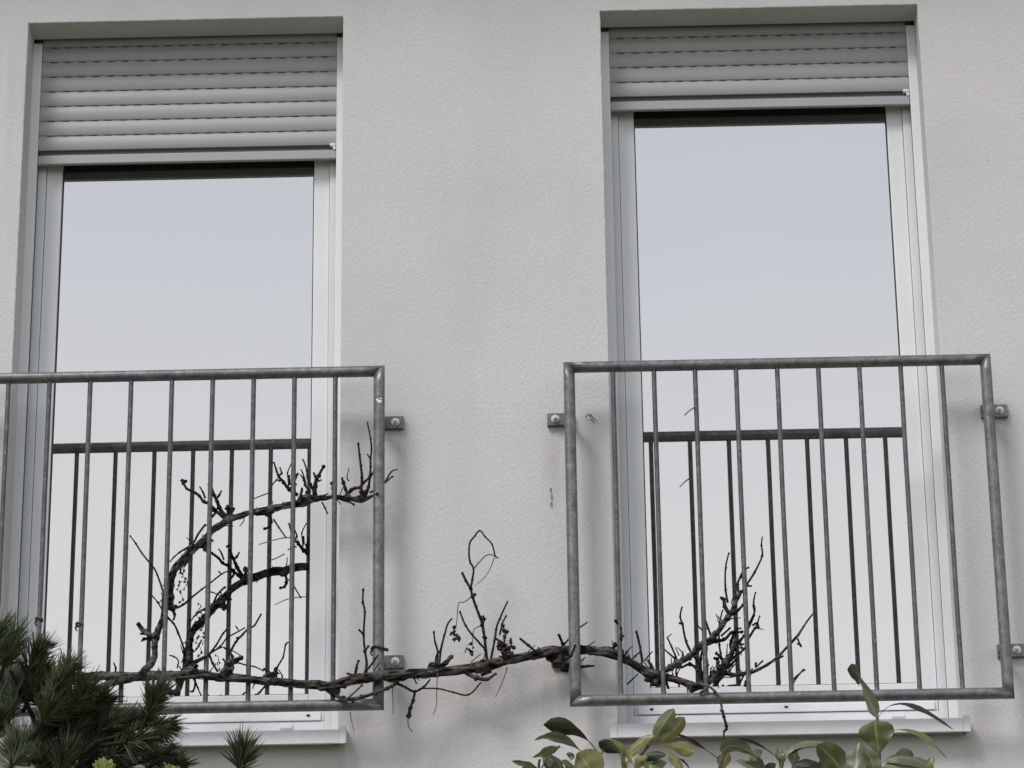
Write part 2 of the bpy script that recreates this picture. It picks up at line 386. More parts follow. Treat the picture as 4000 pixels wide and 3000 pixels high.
def room(xa, xb, za, zb):
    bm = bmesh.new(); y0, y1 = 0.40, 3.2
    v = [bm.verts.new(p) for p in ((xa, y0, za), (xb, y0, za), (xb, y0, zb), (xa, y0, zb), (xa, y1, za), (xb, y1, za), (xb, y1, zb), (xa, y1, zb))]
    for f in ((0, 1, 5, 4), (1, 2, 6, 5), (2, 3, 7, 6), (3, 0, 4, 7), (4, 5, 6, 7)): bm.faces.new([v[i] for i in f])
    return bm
SLAT_P = 0.0535
for wi, ((xa, xb), zb) in enumerate(zip(WIN, ZSILL)):
    side = 'left' if wi == 0 else 'right'
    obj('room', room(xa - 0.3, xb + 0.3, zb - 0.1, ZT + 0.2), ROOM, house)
    # ---- window
    win = bpy.data.objects.new('window', None); COL.objects.link(win); win.parent = house
    win['label'] = ('tall white French window behind the vine-grown railing' if wi == 0 else 'tall white French window with a nearly raised shutter')
    zg = at(1100, 2719, YG).z if wi == 0 else at(3000, 2684, YG).z           # glass bottom
    zsb = at(1100, 2819, YF).z if wi == 0 else at(3000, 2786, YF).z          # sash bottom
    FRW, SAW, GAS = 0.051, 0.102, 0.1055
    bm = bmesh.new()
    add_box(bm, xa + 0.002, xa + FRW, YF, 0.25, zb + 0.012, ZT + 0.1, 0.002)
    add_box(bm, xb - FRW, xb - 0.002, YF, 0.25, zb + 0.012, ZT + 0.1, 0.002)
    add_box(bm, xa + FRW, xb - FRW, YF + .001, 0.25, zb + 0.013, zsb, 0.002)
    add_box(bm, xa + FRW, xb - FRW, YF + .001, 0.25, ZT + 0.0, ZT + 0.1, 0.002)
    obj('frame', bm, WHITE, win)
    bm = bmesh.new()
    ys = YF + 0.009; ztop = ZT - 0.02; ixa, ixb = xa + FRW + .0012, xb - FRW - .0012
    add_box(bm, ixa, xa + SAW, ys, 0.255, zsb + .003, ztop, 0.003)
    add_box(bm, xb - SAW, ixb, ys, 0.255, zsb + .003, ztop, 0.003)
    add_box(bm, xa + SAW, xb - SAW, ys + .0005, 0.255, zsb + .0035, zg, 0.003)
    add_box(bm, xa + SAW, xb - SAW, ys + .0005, 0.255, ztop - 0.08, ztop, 0.003)
    obj('sash', bm, WHITE, win)
    bm = bmesh.new()
    for x0, x1, z0, z1 in ((xa + SAW + .0003, xa + GAS, zg, ztop - .08), (xb - GAS, xb - SAW - .0003, zg, ztop - .08), (xa + GAS, xb - GAS, zg + .0003, zg + .004), (xa + GAS, xb - GAS, ztop - .09, ztop - .08)):
        add_box(bm, x0, x1, YG - 0.006, YG + 0.02, z0, z1)
    obj('gasket', bm, RUBBER, win)
    bm = bmesh.new()
    tilt = 0.0008 if wi == 0 else 0.0
    hw = (xb - xa) / 2 - GAS
    # one coated sheet; the second, inner sheet only adds thickness
    v = [bm.verts.new(p) for p in ((xa + GAS, YG + tilt * hw, zg + .004), (xb - GAS, YG - tilt * hw, zg + .004), (xb - GAS, YG - tilt * hw, ztop - .09), (xa + GAS, YG + tilt * hw, ztop - .09))]
    bm.faces.new(v)
    obj('pane', bm, GLASS, win)
    # weather bar on the sash foot, with its two screw holes, and the drain cap below
    bm = bmesh.new()
    zr1, zr0 = (at(1100, 2786, ys - .01).z, at(1100, 2816, ys - .01).z) if wi == 0 else (at(3000, 2751, ys - .01).z, at(3000, 2782, ys - .01).z)
    add_prism(bm, [(ys + .001, zr1 + .006), (ys - .008, zr1), (ys - .012, zr0 + .004), (ys - .012, zr0), (ys + .001, zr0)], ixa + .012, ixb - .012)
    rb = obj('weather_bar', bm, ALU, win)
    hx = (at(685, 2800, ys).x, at(1205, 2795, ys).x) if wi == 0 else (at(2545, 2767, ys).x, at(3070, 2757, ys).x)
    for x in hx: box('drain_hole', x - .005, x + .005, ys - .0135, ys - .009, zr0 + .013, zr0 + .018, DARK, win)
    cx, cy = (1117, 2838) if wi == 0 else (3508, 2794)
    p = at(cx, cy, YF - .004)
    box('drain_cap', p.x - .019, p.x + .019, YF - .009, YF + .001, p.z - .006, p.z + .007, WHITE, win, 0.0015)
    # ---- guide rails
    sh = bpy.data.objects.new('roller_shutter', None); COL.objects.link(sh); sh.parent = house
    sh['label'] = 'roller shutter lowered by seven slats' if wi == 0 else 'roller shutter lowered by only four slats'
    for s, x in ((1, xa), (-1, xb)):
        bm = bmesh.new()
        x0, x1 = sorted((x - s * 0.003, x + s * 0.0275))
        add_box(bm, x0, x1, YS - .010, YS + 0.004, zb + 0.02, ZT - 0.012, 0.002)
        x0, x1 = sorted((x - s * 0.003, x + s * 0.020))
        add_box(bm, x0, x1, YS + .0035, YF - .0005, zb + 0.02, ZT - 0.012)
        obj('guide_rail', bm, WHITE, sh)
        x0, x1 = sorted((x + s * 0.0205, x + s * 0.0255))
        box('brush_seal', x0, x1, YS + .006, YF - .0008, zb + 0.03, ZT - 0.02, SEAL_SHADE, sh)
    # ---- slats
    zbot = at(696, 633, YS).z if wi == 0 else at(2970, 421, YS).z
    xs0, xs1 = xa + 0.0285, xb - 0.0285
    bm = bmesh.new()
    add_box(bm, xs0, xs1, YS - 0.004, YS + 0.012, zbot, zbot + 0.031, 0.003)
    obj('end_bar', bm, SLAT, sh)
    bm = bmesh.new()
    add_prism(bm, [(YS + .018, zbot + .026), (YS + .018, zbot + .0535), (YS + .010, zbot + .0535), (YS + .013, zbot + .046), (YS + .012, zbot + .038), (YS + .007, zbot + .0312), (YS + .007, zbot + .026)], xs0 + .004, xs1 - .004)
    obj('groove_shade', bm, SEAL_SHADE, sh)  # dark strip painting the shade in the groove under the last slat
    bm = bmesh.new()
    xq = xs1 - 0.012
    add_box(bm, xq - .008, xq + .011, YS - .010, YS + .006, zbot + .042, zbot + .052, .003)
    add_box(bm, xq + .002, xq + .011, YS - .008, YS + .006, zbot + .030, zbot + .043, .002)
    obj('stopper', bm, WHITE, sh)
    z0 = zbot + 0.053
    n_s = int((ZT + 0.10 - z0) / SLAT_P) + 1
    slat_me = None
    for k in range(n_s):
        if slat_me is None:
            bm = bmesh.new()
            prof = []
            for j in range(9):
                tt = j / 8
                zz = 0.0475 * tt
                yy = 0.0048 * (2 * tt - 1) ** 2 - 0.001
                prof.append((yy, zz + 0.0))
            back = [(0.011, 0.0475), (0.011, 0.0)]
            add_prism(bm, prof + back, 0, xs1 - xs0)
            # hooked link strip above the slat, pierced by light slots
            per = 0.0465; nx = int((xs1 - xs0) / per)
            off = ((xs1 - xs0) - nx * per) / 2
            add_box(bm, 0, xs1 - xs0, 0.0066, 0.0098, 0.0478, 0.0496)
            add_box(bm, 0, xs1 - xs0, 0.0066, 0.0098, 0.0527, 0.0560)
            xx = [(0, off + 0.010)] + [(off + i * per + 0.033, off + (i + 1) * per + 0.010) for i in range(nx - 1)] + [(off + (nx - 1) * per + .033, xs1 - xs0)]
            for a, b2 in xx: add_box(bm, a, b2, 0.0068, 0.0096, 0.0496, 0.0527)
            o = obj('slat', bm, SLAT, sh); slat_me = o.data
            for p in slat_me.polygons: p.use_smooth = False
        else:
            o = link_mesh('slat', slat_me, sh)
        o.location = (xs0, YS, z0 + k * SLAT_P)
    # ---- sill
    sl = bpy.data.objects.new('window_sill', None); COL.objects.link(sl); sl.parent = house
    YN = -0.060
    if wi == 0:
        zt_, zb_ = at(900, 2858, YN).z, at(900, 2909, YN).z
        xr = at(1322, 2880, YN).x; xl = xa - 0.012
    else:
        zt_, zb_ = at(3000, 2819, YN).z, at(3000, 2869, YN).z
        xr = at(3763, 2830, YN).x; xl = at(2411, 2845, YN).x
    bm = bmesh.new()
    add_prism(bm, [(YN, zb_), (YN, zt_), (YN + .003, zt_ + .002), (0.168, zt_ + .020), (0.168, zt_ + .016), (YN + .006, zt_ - .003), (YN + .006, zb_ + .004), (YN + .012, zb_ + .004), (YN + .012, zb_)], xl, xr)
    obj('sill_board', bm, ALU, sl)
    for x0, x1 in ((xl - .021, xl - .0005), (xr + .0005, xr + .021)):
        bm = bmesh.new()
        add_prism(bm, [(YN - .002, zb_ - .002), (YN - .002, zt_ + .004), (YN + .004, zt_ + .013), (0.05, zt_ + .019), (0.05, zb_ + .03), (YN + .008, zb_ + .002)], x0, x1)
        obj('end_cap', bm, ALU, sl)
    # plaster shoulder under the sill board
    box('sill_bed', xa + .001, xb - .001, 0.004, 0.16, zb + .0005, zt_ - .012, PLASTER, sl)

# ------------------------------------------------------------------ railings
YR = -0.105
ZR1, ZR0 = 3.9933 + 1.6, 2.9343 + 1.6
def cyl(bm, p, q, r, sides=20):
    add_tube(bm, [Vector(p), Vector(q)], r, sides)
def railing(X0, label, smear):
    """X0 = first of nine bars; the frame tube is mitred at its corners"""
    S = 0.125; xl, xr = X0 - 0.1335, X0 + 8 * S + 0.1335; rt = 0.0172
    rt_ = thing('railing', label, 'railing', ((xl + xr) / 2, YR, ZR0), 'steel railings bolted in front of the French windows')
    def frame_piece(name, a, b, axis):
        bm = bmesh.new(); n = 24; d = (Vector(b) - Vector(a)).normalized()
        side = Vector((0, 0, 1)) if axis == 'x' else Vector((1, 0, 0))
        inward = 1
        segs = 26
        rings = []
        for i in range(segs + 1):
            t = i / segs; ring = []
            for k in range(n):
                ang = 2 * math.pi * k / n
                off = side * (math.cos(ang) * rt) + Vector((0, math.sin(ang) * rt, 0))
                s = math.cos(ang) * rt
                c = Vector(a).lerp(Vector(b), t)
                # mitre: ends lean with the offset towards the outside of the frame
                if i == 0: c = c - d * s * (sgn_of(name, a, b))
                if i == segs: c = c + d * s * (sgn_of(name, a, b))
                ring.append(bm.verts.new(c + off))
            rings.append(ring)
        for p, q in zip(rings, rings[1:]):
            for k in range(n): bm.faces.new((p[k], p[(k + 1) % n], q[(k + 1) % n], q[k]))
        bm.faces.new(rings[0][::-1]); bm.faces.new(rings[-1])
        bmesh.ops.recalc_face_normals(bm, faces=bm.faces)
        o = obj(name, bm, ZINC, None, True)
        for p in o.data.polygons:
            if len(p.vertices) > 4: p.use_smooth = False
        return adopt(o, rt_)
    def sgn_of(name, a, b):
        if name == 'top_rail': return 1
        if name == 'bottom_rail': return -1
        return -1 if a[0] < X0 else 1
    frame_piece('top_rail', (xl, YR, ZR1), (xr, YR, ZR1), 'x')
    frame_piece('bottom_rail', (xl, YR, ZR0), (xr, YR, ZR0), 'x')
    for x in (xl, xr): frame_piece('post', (x, YR, ZR0), (x, YR, ZR1), 'z')
    for k in range(9):
        bm = bmesh.new(); x = X0 + k * S
        zs = [ZR0 + rt * .8 + (ZR1 - ZR0 - rt * 1.6) * i / 24 for i in range(25)]
        add_tube(bm, [(x + .0006 * noise.noise(Vector((x * 9, z * 3, 1))), YR, z) for z in zs], 0.0074, 10, cap=False)
        # weld beads
        add_tube(bm, [(x, YR, ZR1 - rt - .004), (x, YR, ZR1 - rt * .7)], [0.0062, 0.0085], 10)
        add_tube(bm, [(x, YR, ZR0 + rt * .7), (x, YR, ZR0 + rt + .005)], [0.0095, 0.0062], 10)
        adopt(obj('bar', bm, DULL, None, True), rt_)
    zu = at(2170, 1645, 0).z; zl = at(3965, 2546, 0).z
    for s, x in ((-1, xl), (1, xr)):
        for z in (zu, zl):
            bm = bmesh.new()
            x0, x1 = sorted((x - s * 0.012, x + s * 0.070))
            add_box(bm, x0, x1, -0.017, -0.001, z - 0.020, z + 0.020, 0.0015)
            cyl(bm, (x, -0.017, z), (x, YR + .005, z), 0.011, 14)
            br = adopt(obj('bracket', bm, ZINC, None), rt_)
            bm = bmesh.new(); bx = x + s * 0.045
            cyl(bm, (bx, -0.017, z), (bx, -0.0205, z), 0.0125, 18)
            cyl(bm, (bx, -0.0205, z), (bx, -0.031, z), 0.0095, 6)
            cyl(bm, (bx, -0.031, z), (bx, -0.040, z), 0.0052, 10)
            bo = obj('bolt', bm, BOLT, None); bo.parent = br
            bo.matrix_parent_inverse = Matrix.Identity(4)
    if smear:
        bm = bmesh.new(); p = at(1487, 1562, YR - rt)
        for i in range(5):
            add_blob(bm, (p.x + jit(.009), YR - rt + .002, p.z + jit(.007)), random.uniform(.005, .009), i * 3.1, 0.8, 2, 2.2, (1, .35, .8))
        add_blob(bm, (p.x - .010, YR - rt + .004, p.z - .014), .006, 9, .5, 2, 2, (.7, .4, 1.5))
        adopt(obj('bird_dropping', bm, PAINT, None, True), rt_)
    return rt_
railing(-1.6254 + DX, 'galvanised steel railing carrying the arched vine branch, white smear near its top corner', True)
railing(0.221 + DX, 'galvanised steel railing complete in view, beside the vine\'s bare twig fan', False)

# ------------------------------------------------------------------ grape vine
CROP = {'S': (0, 0, 1), 'C2': (500, 1800, .27125), 'C3': (1000, 1650, .27125), 'C4': (450, 2200, .3315), 'C5': (950, 2250, .3315),
        'C6': (1650, 2050, .3315), 'C7': (2450, 2050, .4219), 'W6': (1300, 1900, .6027), 'W7': (2100, 1900, .5425), 'D': (2000, 2700, .4521),
        'K': (2550, 1450, .3014), 'G': (2100, 1300, .3617), 'ZB': (0, 2350, .392), 'L2': (2900, 2550, .4521)}
def src(c, p):
    ox, oy, s = CROP[c]; return ox + p[0] * s, oy + p[1] * s
PXM = 1.16 / 1318.0
vine = thing('grape_vine', 'bare gnarled grape vine trained across both railings and the wall between', 'vine', at(250, 2660, -0.12))
VI = [0]
def stem3(pts):
    """pts: (x, y, Y, r_px) in photograph pixels -> 3D points and radii"""
    q = []
    for x, y, Y, r in pts:
        p = at(x, y, Y); q.append((p.x, p.y, p.z, r * PXM))
    return q
def cord(name, pts, m, step=5, sides=9, rough=0.35, knots=(), parent=vine):
    VI[0] += 1
    q = catmull(stem3(pts), step)
    bm = bmesh.new()
    add_tube(bm, [p[:3] for p in q], [max(.0006, p[3]) for p in q], sides, rough, VI[0] * 1.7)
    for x, y, Y, r in knots:
        add_blob(bm, at(x, y, Y), r * PXM, VI[0] + x * .01, 0.7, 2, 2.6)
    return adopt(obj(name, bm, m, None, True), parent)
def S(c, pts, Y, r0, r1, name='twig', m=None, nodes=True):
    """one cane: crop coordinates, depth (number or pair), tapering radius in px, with swollen nodes"""
    m = m or CANE
    n = len(pts); out = []
    Ya, Yb = (Y, Y) if not isinstance(Y, tuple) else Y
    for i, p in enumerate(pts):
        t = i / (n - 1); x, y = src(c, p)
        out.append((x, y, Ya + (Yb - Ya) * t + (jit(.006) if 0 < i else 0), r0 + (r1 - r0) * t))
    kn = []
    if nodes and r0 > 2.2:
        for i in range(1, n):
            x, y, Yq, r = out[i]
            if i < n - 1 or random.random() < .6: kn.append((x + jit(1), y + jit(1), Yq, r * random.uniform(1.1, 1.5)))
    return cord(name, out, m, 4, 6, 0.22, kn)

YC, YB = -0.127, -0.086       # before and behind the bars
cordon = [(150, 2655, YC, 15), (250, 2648, YC, 15), (361, 2641, YC, 15), (431, 2642, YC, 14), (549, 2640, YC, 14), (636, 2639, YC, 15), (732, 2635, YC, 15), (815, 2639, YC, 13.5),
          (881, 2647, YC, 14), (967, 2651, YC, 12.5), (1047, 2661, YC, 13), (1129, 2668, YC, 13), (1215, 2674, YC - .002, 13), (1275, 2679, YC - .004, 16), (1348, 2664, -.135, 15),
          (1414, 2649, -.14, 15), (1480, 2644, -.142, 15), (1543, 2644, -.14, 14.5), (1601, 2636, -.13, 16), (1722, 2623, -.11, 15), (1830, 2614, -.10, 16), (1903, 2599, -.095, 18), (1993, 2578, -.088, 14),
          (2083, 2557, -.080, 15), (2162, 2545, -.074, 18), (2234, 2539, -.070, 16), (2300, 2539, -.074, 14), (2350, 2543, -.08, 15), (2393, 2554, YB, 15), (2447, 2578, YB, 12), (2501, 2611, YB, 13),
          (2561, 2640, YB, 18), (2604, 2645, YB, 12), (2664, 2665, YB, 11), (2718, 2680, YB, 13), (2757, 2670, YB, 14), (2787, 2651, YB, 10), (2830, 2631, YB, 9), (2872, 2636, YB, 7), (2927, 2628, YB, 6.5),
          (2977, 2607, YB, 5), (3032, 2573, YB, 4.5), (3074, 2527, YB, 4), (3112, 2489, YB, 4.5), (3150, 2430, YB, 3), (3182, 2391, YB, 2.5)]
cord('cordon', cordon, BARK, 6, 11, 0.36, [(2180, 2580, -.06, 26), (2205, 2600, -.055, 22), (2150, 2565, -.06, 16), (2540, 2645, YB, 20), (2560, 2665, YB - .004, 17), (2525, 2620, YB, 13), (2705, 2688, YB, 15),
      (890, 2625, YC, 22), (870, 2640, YC + .01, 18), (735, 2628, YC, 20), (705, 2650, YC, 17), (1310, 2690, YC, 19), (1340, 2672, YC, 15), (1880, 2600, -.1, 19), (1960, 2580, -.09, 17), (1690, 2612, -.115, 17), (2420, 2548, -.086, 14), (2925, 2630, YB, 10), (1060, 2640, YC, 15), (1040, 2648, YC, 12)])
# old trunk feeding the cordon, down behind the pine to the ground
cord('trunk', [(150, 2655, YC, 15), (60, 2680, -.13, 17), (-40, 2760, -.14, 20), (-70, 3000, -.15, 23), (-60, 3600, -.16, 26), (-90, 4600, -.17, 30), (-80, 5600, -.18, 34), (-90, 7250, -.2, 42)], BARK, 6, 10, 0.3)
arc = [(330, 2700, YC, 7), (392, 2683, YC - .006, 10), (470, 2661, YC - .016, 11), (541, 2637, YC - .012, 12), (583, 2604, YC + .004, 11), (602, 2565, -.105, 10), (606, 2515, -.092, 10), (609, 2488, YB, 11), (626, 2445, YB, 10),
       (639, 2399, YB, 10), (646, 2349, YB, 10), (652, 2299, YB, 9), (662, 2260, YB, 10), (682, 2226, YB, 11), (712, 2199, YB, 12), (744, 2161, YB, 11), (785, 2120, YB, 13), (812, 2093, YB, 12), (842, 2063, YB, 9.5), (891, 2031, YB, 12),
       (934, 2017, YB, 10), (977, 2003, YB, 9), (1015, 1998, YB, 12), (1064, 1987, YB, 12), (1105, 1976, YB, 10.5), (1146, 1971, YB, 10.5), (1190, 1959, YB, 14), (1228, 1951, YB, 9), (1271, 1946, YB, 7), (1312, 1941, YB, 7), (1353, 1948, YB, 9),
       (1388, 1951, YB, 8), (1418, 1956, YB, 7), (1447, 1940, -.095, 5), (1477, 1927, -.13, 3.5)]
cord('branch', arc, BARK, 6, 10, 0.38, [(890, 2030, YB, 15), (790, 2125, YB, 17), (805, 2140, YB, 13), (1050, 2003, YB, 15), (1065, 1990, YB, 13), (1185, 1950, YB, 19), (1205, 1945, YB, 15), (1360, 1940, YB, 12), (1398, 1948, YB, 11), (606, 2485, YB, 13), (905, 1990, YB, 10), (890, 1985, YB, 9), (1420, 1945, YB, 10)])
# dead chunk and strand beside the arch
S('C4', [(740, 30), (690, 130), (660, 260), (650, 400), (650, 520)], YB + .012, 9, 11, 'dead_spur', BARK)
S('C2', [(920, 1210), (800, 1360), (690, 1480), (620, 1600)], YB - .014, 4, 6, 'twig', BARK, False)
S('C4', [(660, 520), (700, 600), (690, 660)], YB, 6, 3)
S('C4', [(720, 500), (690, 540)], YB - .01, 8, 5)
S('C4', [(620, 650), (690, 710), (740, 830), (800, 960)], YB, 3.5, 2.5)
# fork on the arch
S('C2', [(1420, 850), (1330, 770), (1250, 710), (1160, 610), (1090, 590), (1030, 510), (930, 440), (850, 400), (800, 330), (765, 275)], YB - .004, 6, 4.5, 'branch', CANE)
S('C2', [(770, 270), (830, 300)], YB, 4, 4)
S('C2', [(1400, 790), (1320, 680), (1285, 590), (1240, 490), (1200, 370)], YB, 7, 4.5, 'branch', CANE)
S('C2', [(1280, 530), (1310, 500), (1350, 430)], YB, 4, 3)
S('C2', [(1150, 350), (1210, 335)], YB, 5, 4)
S('C2', [(1110, 540), (1080, 450), (1040, 385)], YB, 4, 2.5)
S('C2', [(1270, 745), (1230, 790), (1185, 840)], YB, 4.5, 3.5)
S('C2', [(1440, 800), (1440, 690), (1430, 640)], YB, 6, 5); S('C2', [(1470, 790), (1540, 690)], YB, 4, 2)
S('C2', [(800, 1290), (930, 1190), (1010, 1060), (1110, 925)], YB - .006, 4, 3.5)
S('C2', [(890, 1230), (740, 1320), (660, 1390), (600, 1460)], YB, 3.5, 2)
S('C2', [(570, 2090), (420, 1640), (330, 1490), (200, 1330), (110, 1190), (35, 1085)], YB, 3.5, 2.5)
S('C2', [(1790, 560), (1900, 510), (2035, 460)], YB, 2, 2.2, 'twig', PALE)
S('C2', [(1180, 1130), (1230, 1155)], YB, 5, 4)
S('C2', [(2050, 800), (2060, 880), (2030, 950), (1965, 980)], YB, 5, 4)
S('C3', [(250, 1390), (330, 1510), (430, 1660)], YB, 3.5, 2.6, 'twig', PALE)
S('S', [(1117, 2099), (1060, 2112), (1010, 2128)], YB, 2, 1.5, 'tendril', PALE, False)
S('S', [(1117, 2099), (1150, 2103), (1166, 2112)], YB, 2, 1.5, 'tendril', PALE, False)
# upper spurs
K3 = [([(600, 1050), (480, 960), (400, 860), (330, 790), (300, 700), (260, 580)], 6.5, 3), ([(330, 770), (370, 730), (345, 660)], 4, 2.5), ([(350, 850), (300, 830), (235, 900)], 3.5, 2),
      ([(470, 920), (465, 830), (455, 720), (520, 570)], 3, 2), ([(540, 1030), (540, 900), (560, 800), (610, 730)], 9, 4), ([(490, 900), (480, 770)], 3, 3),
      ([(780, 1010), (710, 900), (690, 830), (640, 760)], 5, 2.4), ([(720, 880), (690, 780), (650, 680)], 3, 2.2), ([(850, 1040), (780, 890), (740, 790), (730, 690), (680, 540)], 5, 2.6),
      ([(840, 1060), (850, 930), (870, 830), (900, 770), (970, 640)], 9, 4.5), ([(870, 800), (845, 770), (835, 735)], 4.5, 3.5), ([(870, 850), (910, 840), (940, 830)], 3.5, 2.5),
      ([(800, 1070), (930, 1065), (1040, 1025)], 5, 2), ([(640, 1060), (660, 980), (660, 950)], 5, 3.5), ([(740, 1050), (730, 990)], 6, 5), ([(1100, 1060), (1110, 950), (1100, 880)], 4, 5),
      ([(1320, 1080), (1290, 960), (1260, 870), (1235, 795)], 6, 4), ([(1300, 1060), (1370, 980), (1420, 950), (1510, 930), (1525, 800), (1510, 620), (1490, 460), (1470, 310)], 6.5, 3.5),
      ([(1530, 900), (1580, 840), (1640, 790), (1720, 670), (1800, 550)], 4.5, 3), ([(1580, 1060), (1620, 930), (1640, 790), (1650, 640), (1648, 520), (1665, 390), (1650, 240), (1630, 130), (1605, 0)], 5, 2.4),
      ([(1650, 540), (1605, 460)], 3, 2), ([(1550, 1100), (1560, 1020), (1610, 960)], 7, 5), ([(1520, 1110), (1520, 1000), (1510, 930)], 6, 5), ([(1340, 840), (1310, 800), (1340, 660)], 2.5, 1.5),
      ([(1330, 1130), (1410, 1190)], 3.5, 2.5), ([(950, 1150), (990, 1230), (1030, 1310)], 3, 2.4)]
for pts, a, b_ in K3: S('C3', pts, YB - .004 + jit(.02), a, b_)
S('C3', [(1640, 1010), (1720, 970), (1830, 890), (1960, 780)], (YB, -.05), 4, 3, 'twig', PALE)
S('C3', [(1860, 860), (1950, 710), (2030, 680)], (-.06, -.045), 3.5, 2.5, 'twig', PALE)
# stub by the arch's foot and canes on the left of the cordon
S('C4', [(480, 880), (400, 850), (340, 800), (265, 700)], YB, 9, 7.5, 'spur', BARK)
S('C4', [(430, 900), (340, 890), (315, 915)], YB, 6, 3); S('C4', [(350, 830), (290, 830)], YB, 5, 3)
S('C4', [(720, 530), (800, 490), (880, 420), (1020, 310), (1110, 240), (1250, 130), (1330, 95)], YB + .01, 4, 2.4)
S('C4', [(1250, 130), (1225, 100)], YB + .01, 2.6, 2.4)
S('C4', [(1060, 330), (1150, 345), (1240, 390), (1300, 450)], YB, 2.4, 1.8, 'tendril', CANE, False)
S('C4', [(800, 1290), (900, 1200), (1060, 1110), (1180, 980), (1270, 830), (1310, 790)], YC + .01, 4, 3)
S('C4', [(1090, 1080), (1170, 1030), (1260, 990), (1300, 1000)], YC + .01, 2.6, 1.8); S('C4', [(900, 1170), (1090, 1080)], YC + .02, 4, 3)
S('C4', [(1110, 1080), (1150, 1180), (1210, 1280)], YC + .02, 4, 4)
S('C4', [(1350, 1060), (1420, 930), (1500, 840), (1570, 770), (1640, 735), (1715, 605)], YC + .03, 4.2, 3)
S('C4', [(1430, 930), (1440, 880)], YC + .03, 4, 3)
S('C4', [(1270, 1300), (1350, 1200), (1420, 1150), (1480, 1115)], YC, 15, 7, 'spur', BARK)
S('C4', [(1400, 1190), (1380, 1100), (1350, 1060)], YC + .01, 5, 4); S('C4', [(1300, 1180), (1275, 1130)], YC, 4, 3)
S('C4', [(1420, 1160), (1540, 1200), (1640, 1220), (1740, 1265)], YC + .02, 2.8, 2.2)
S('C4', [(730, 1240), (745, 1150), (690, 1100), (640, 1085)], YC + .02, 2.6, 2.4)
S('C4', [(1020, 900), (960, 1010), (900, 1060)], YB, 3, 2.5)
S('C4', [(940, 1350), (940, 1440), (915, 1510), (880, 1510)], YC, 4, 3)
S('C4', [(830, 1340), (850, 1200), (870, 1060), (860, 930)], YB + .01, 10, 5, 'spur', BARK)
S('C4', [(700, 1380), (800, 1300), (960, 1260)], YC - .014, 7, 4, 'spur', BARK)
S('ZB', [(1150, 740), (1150, 660), (1135, 610)], YC, 4, 2.6)
# around the foot of the near post
S('C5', [(920, 1300), (1060, 1390), (1180, 1445), (1280, 1455), (1400, 1425), (1560, 1380), (1700, 1325), (1790, 1270), (1830, 1230)], (-.125, -.15), 7, 5, 'branch', BARK)
S('C5', [(1180, 1480), (1290, 1390), (1400, 1290)], -.14, 3, 3, 'twig', PALE); S('C5', [(1220, 1470), (1140, 1555)], -.14, 3, 2.4, 'twig', PALE)
S('C5', [(1400, 1180), (1490, 1070), (1560, 970), (1590, 930)], -.14, 4, 3); S('C5', [(1540, 1110), (1610, 1020)], -.14, 3.5, 2.5, 'twig', PALE)
S('C5', [(1420, 1200), (1455, 1050), (1435, 890), (1420, 690), (1432, 420), (1410, 310), (1415, 160)], -.125, 4.6, 3.4)
S('C5', [(1425, 700), (1370, 640)], -.125, 3.5, 3.5); S('C5', [(1440, 890), (1470, 830)], -.125, 3.5, 3)
S('C5', [(1320, 1200), (1335, 1080), (1358, 1000)], -.13, 5.5, 3.5); S('C5', [(1340, 1180), (1230, 1150)], -.13, 6, 3)
S('C5', [(390, 1200), (400, 1080), (470, 960), (500, 810), (545, 780)], YC + .01, 3.6, 2.4)
S('C5', [(330, 1220), (300, 1130), (245, 1100)], YC, 6, 3.5); S('C5', [(360, 1220), (380, 1090)], YC, 7, 5); S('C5', [(380, 1150), (430, 1150)], YC, 3, 2)
# over the wall between the windows
YW = -0.105
S('C6', [(765, 1650), (745, 1480), (735, 1330), (705, 1190), (680, 1090), (630, 960), (588, 850), (570, 750)], YW, 5.4, 4.4, 'cane')
S('C6', [(570, 750), (590, 640), (603, 520), (562, 440), (550, 330), (560, 210), (620, 130), (675, 68), (740, 140), (820, 230), (855, 362), (882, 385)], YW, 4, 2.3, 'cane')
S('C6', [(603, 520), (680, 430), (760, 355), (855, 362)], YW - .01, 2.4, 1.8, 'tendril', PALE, False)
S('C6', [(850, 380), (815, 480), (745, 605), (620, 720)], YW + .04, 1.7, 1.2, 'tendril', PALE, False)
S('C6', [(562, 745), (515, 660), (470, 560)], YW, 4.6, 4.6, 'twig'); S('C6', [(588, 845), (615, 825)], YW, 5, 5)
S('C6', [(705, 1180), (725, 1110), (715, 1070)], YW, 6, 3.5)
S('C6', [(570, 855), (490, 910), (428, 925), (410, 1080), (395, 1215)], YW, 1.9, 1.4, 'tendril', PALE, False)
S('C6', [(690, 1190), (615, 1228), (595, 1300), (588, 1430)], YW + .03, 1.8, 1.3, 'tendril', PALE, False)
S('C6', [(740, 1465), (680, 1400), (580, 1290), (510, 1190), (445, 1030)], YW, 3.8, 3.2)
S('C6', [(800, 1620), (850, 1360), (870, 1230), (910, 1110), (1005, 900)], YW, 4.2, 3.2); S('C6', [(910, 1300), (940, 1170), (985, 1075)], YW, 3.4, 3)
S('C6', [(860, 1340), (930, 1380)], YW, 4, 5)
S('C6', [(175, 1660), (180, 1500), (150, 1390), (135, 1265)], YW - .01, 3.6, 3.4); S('C6', [(200, 1660), (215, 1480), (260, 1300), (300, 1165), (350, 1105)], YW - .01, 4, 3)
S('C6', [(150, 1660), (160, 1560), (190, 1500)], YW - .01, 3, 3)
S('C6', [(190, 1680), (270, 1630), (335, 1560), (360, 1540)], YW, 9, 4, 'spur', BARK)
S('C6', [(1350, 1510), (1250, 1420), (1160, 1345)], YW, 4.4, 4.2); S('C6', [(1390, 1530), (1375, 1450)], YW, 2, 1.6)
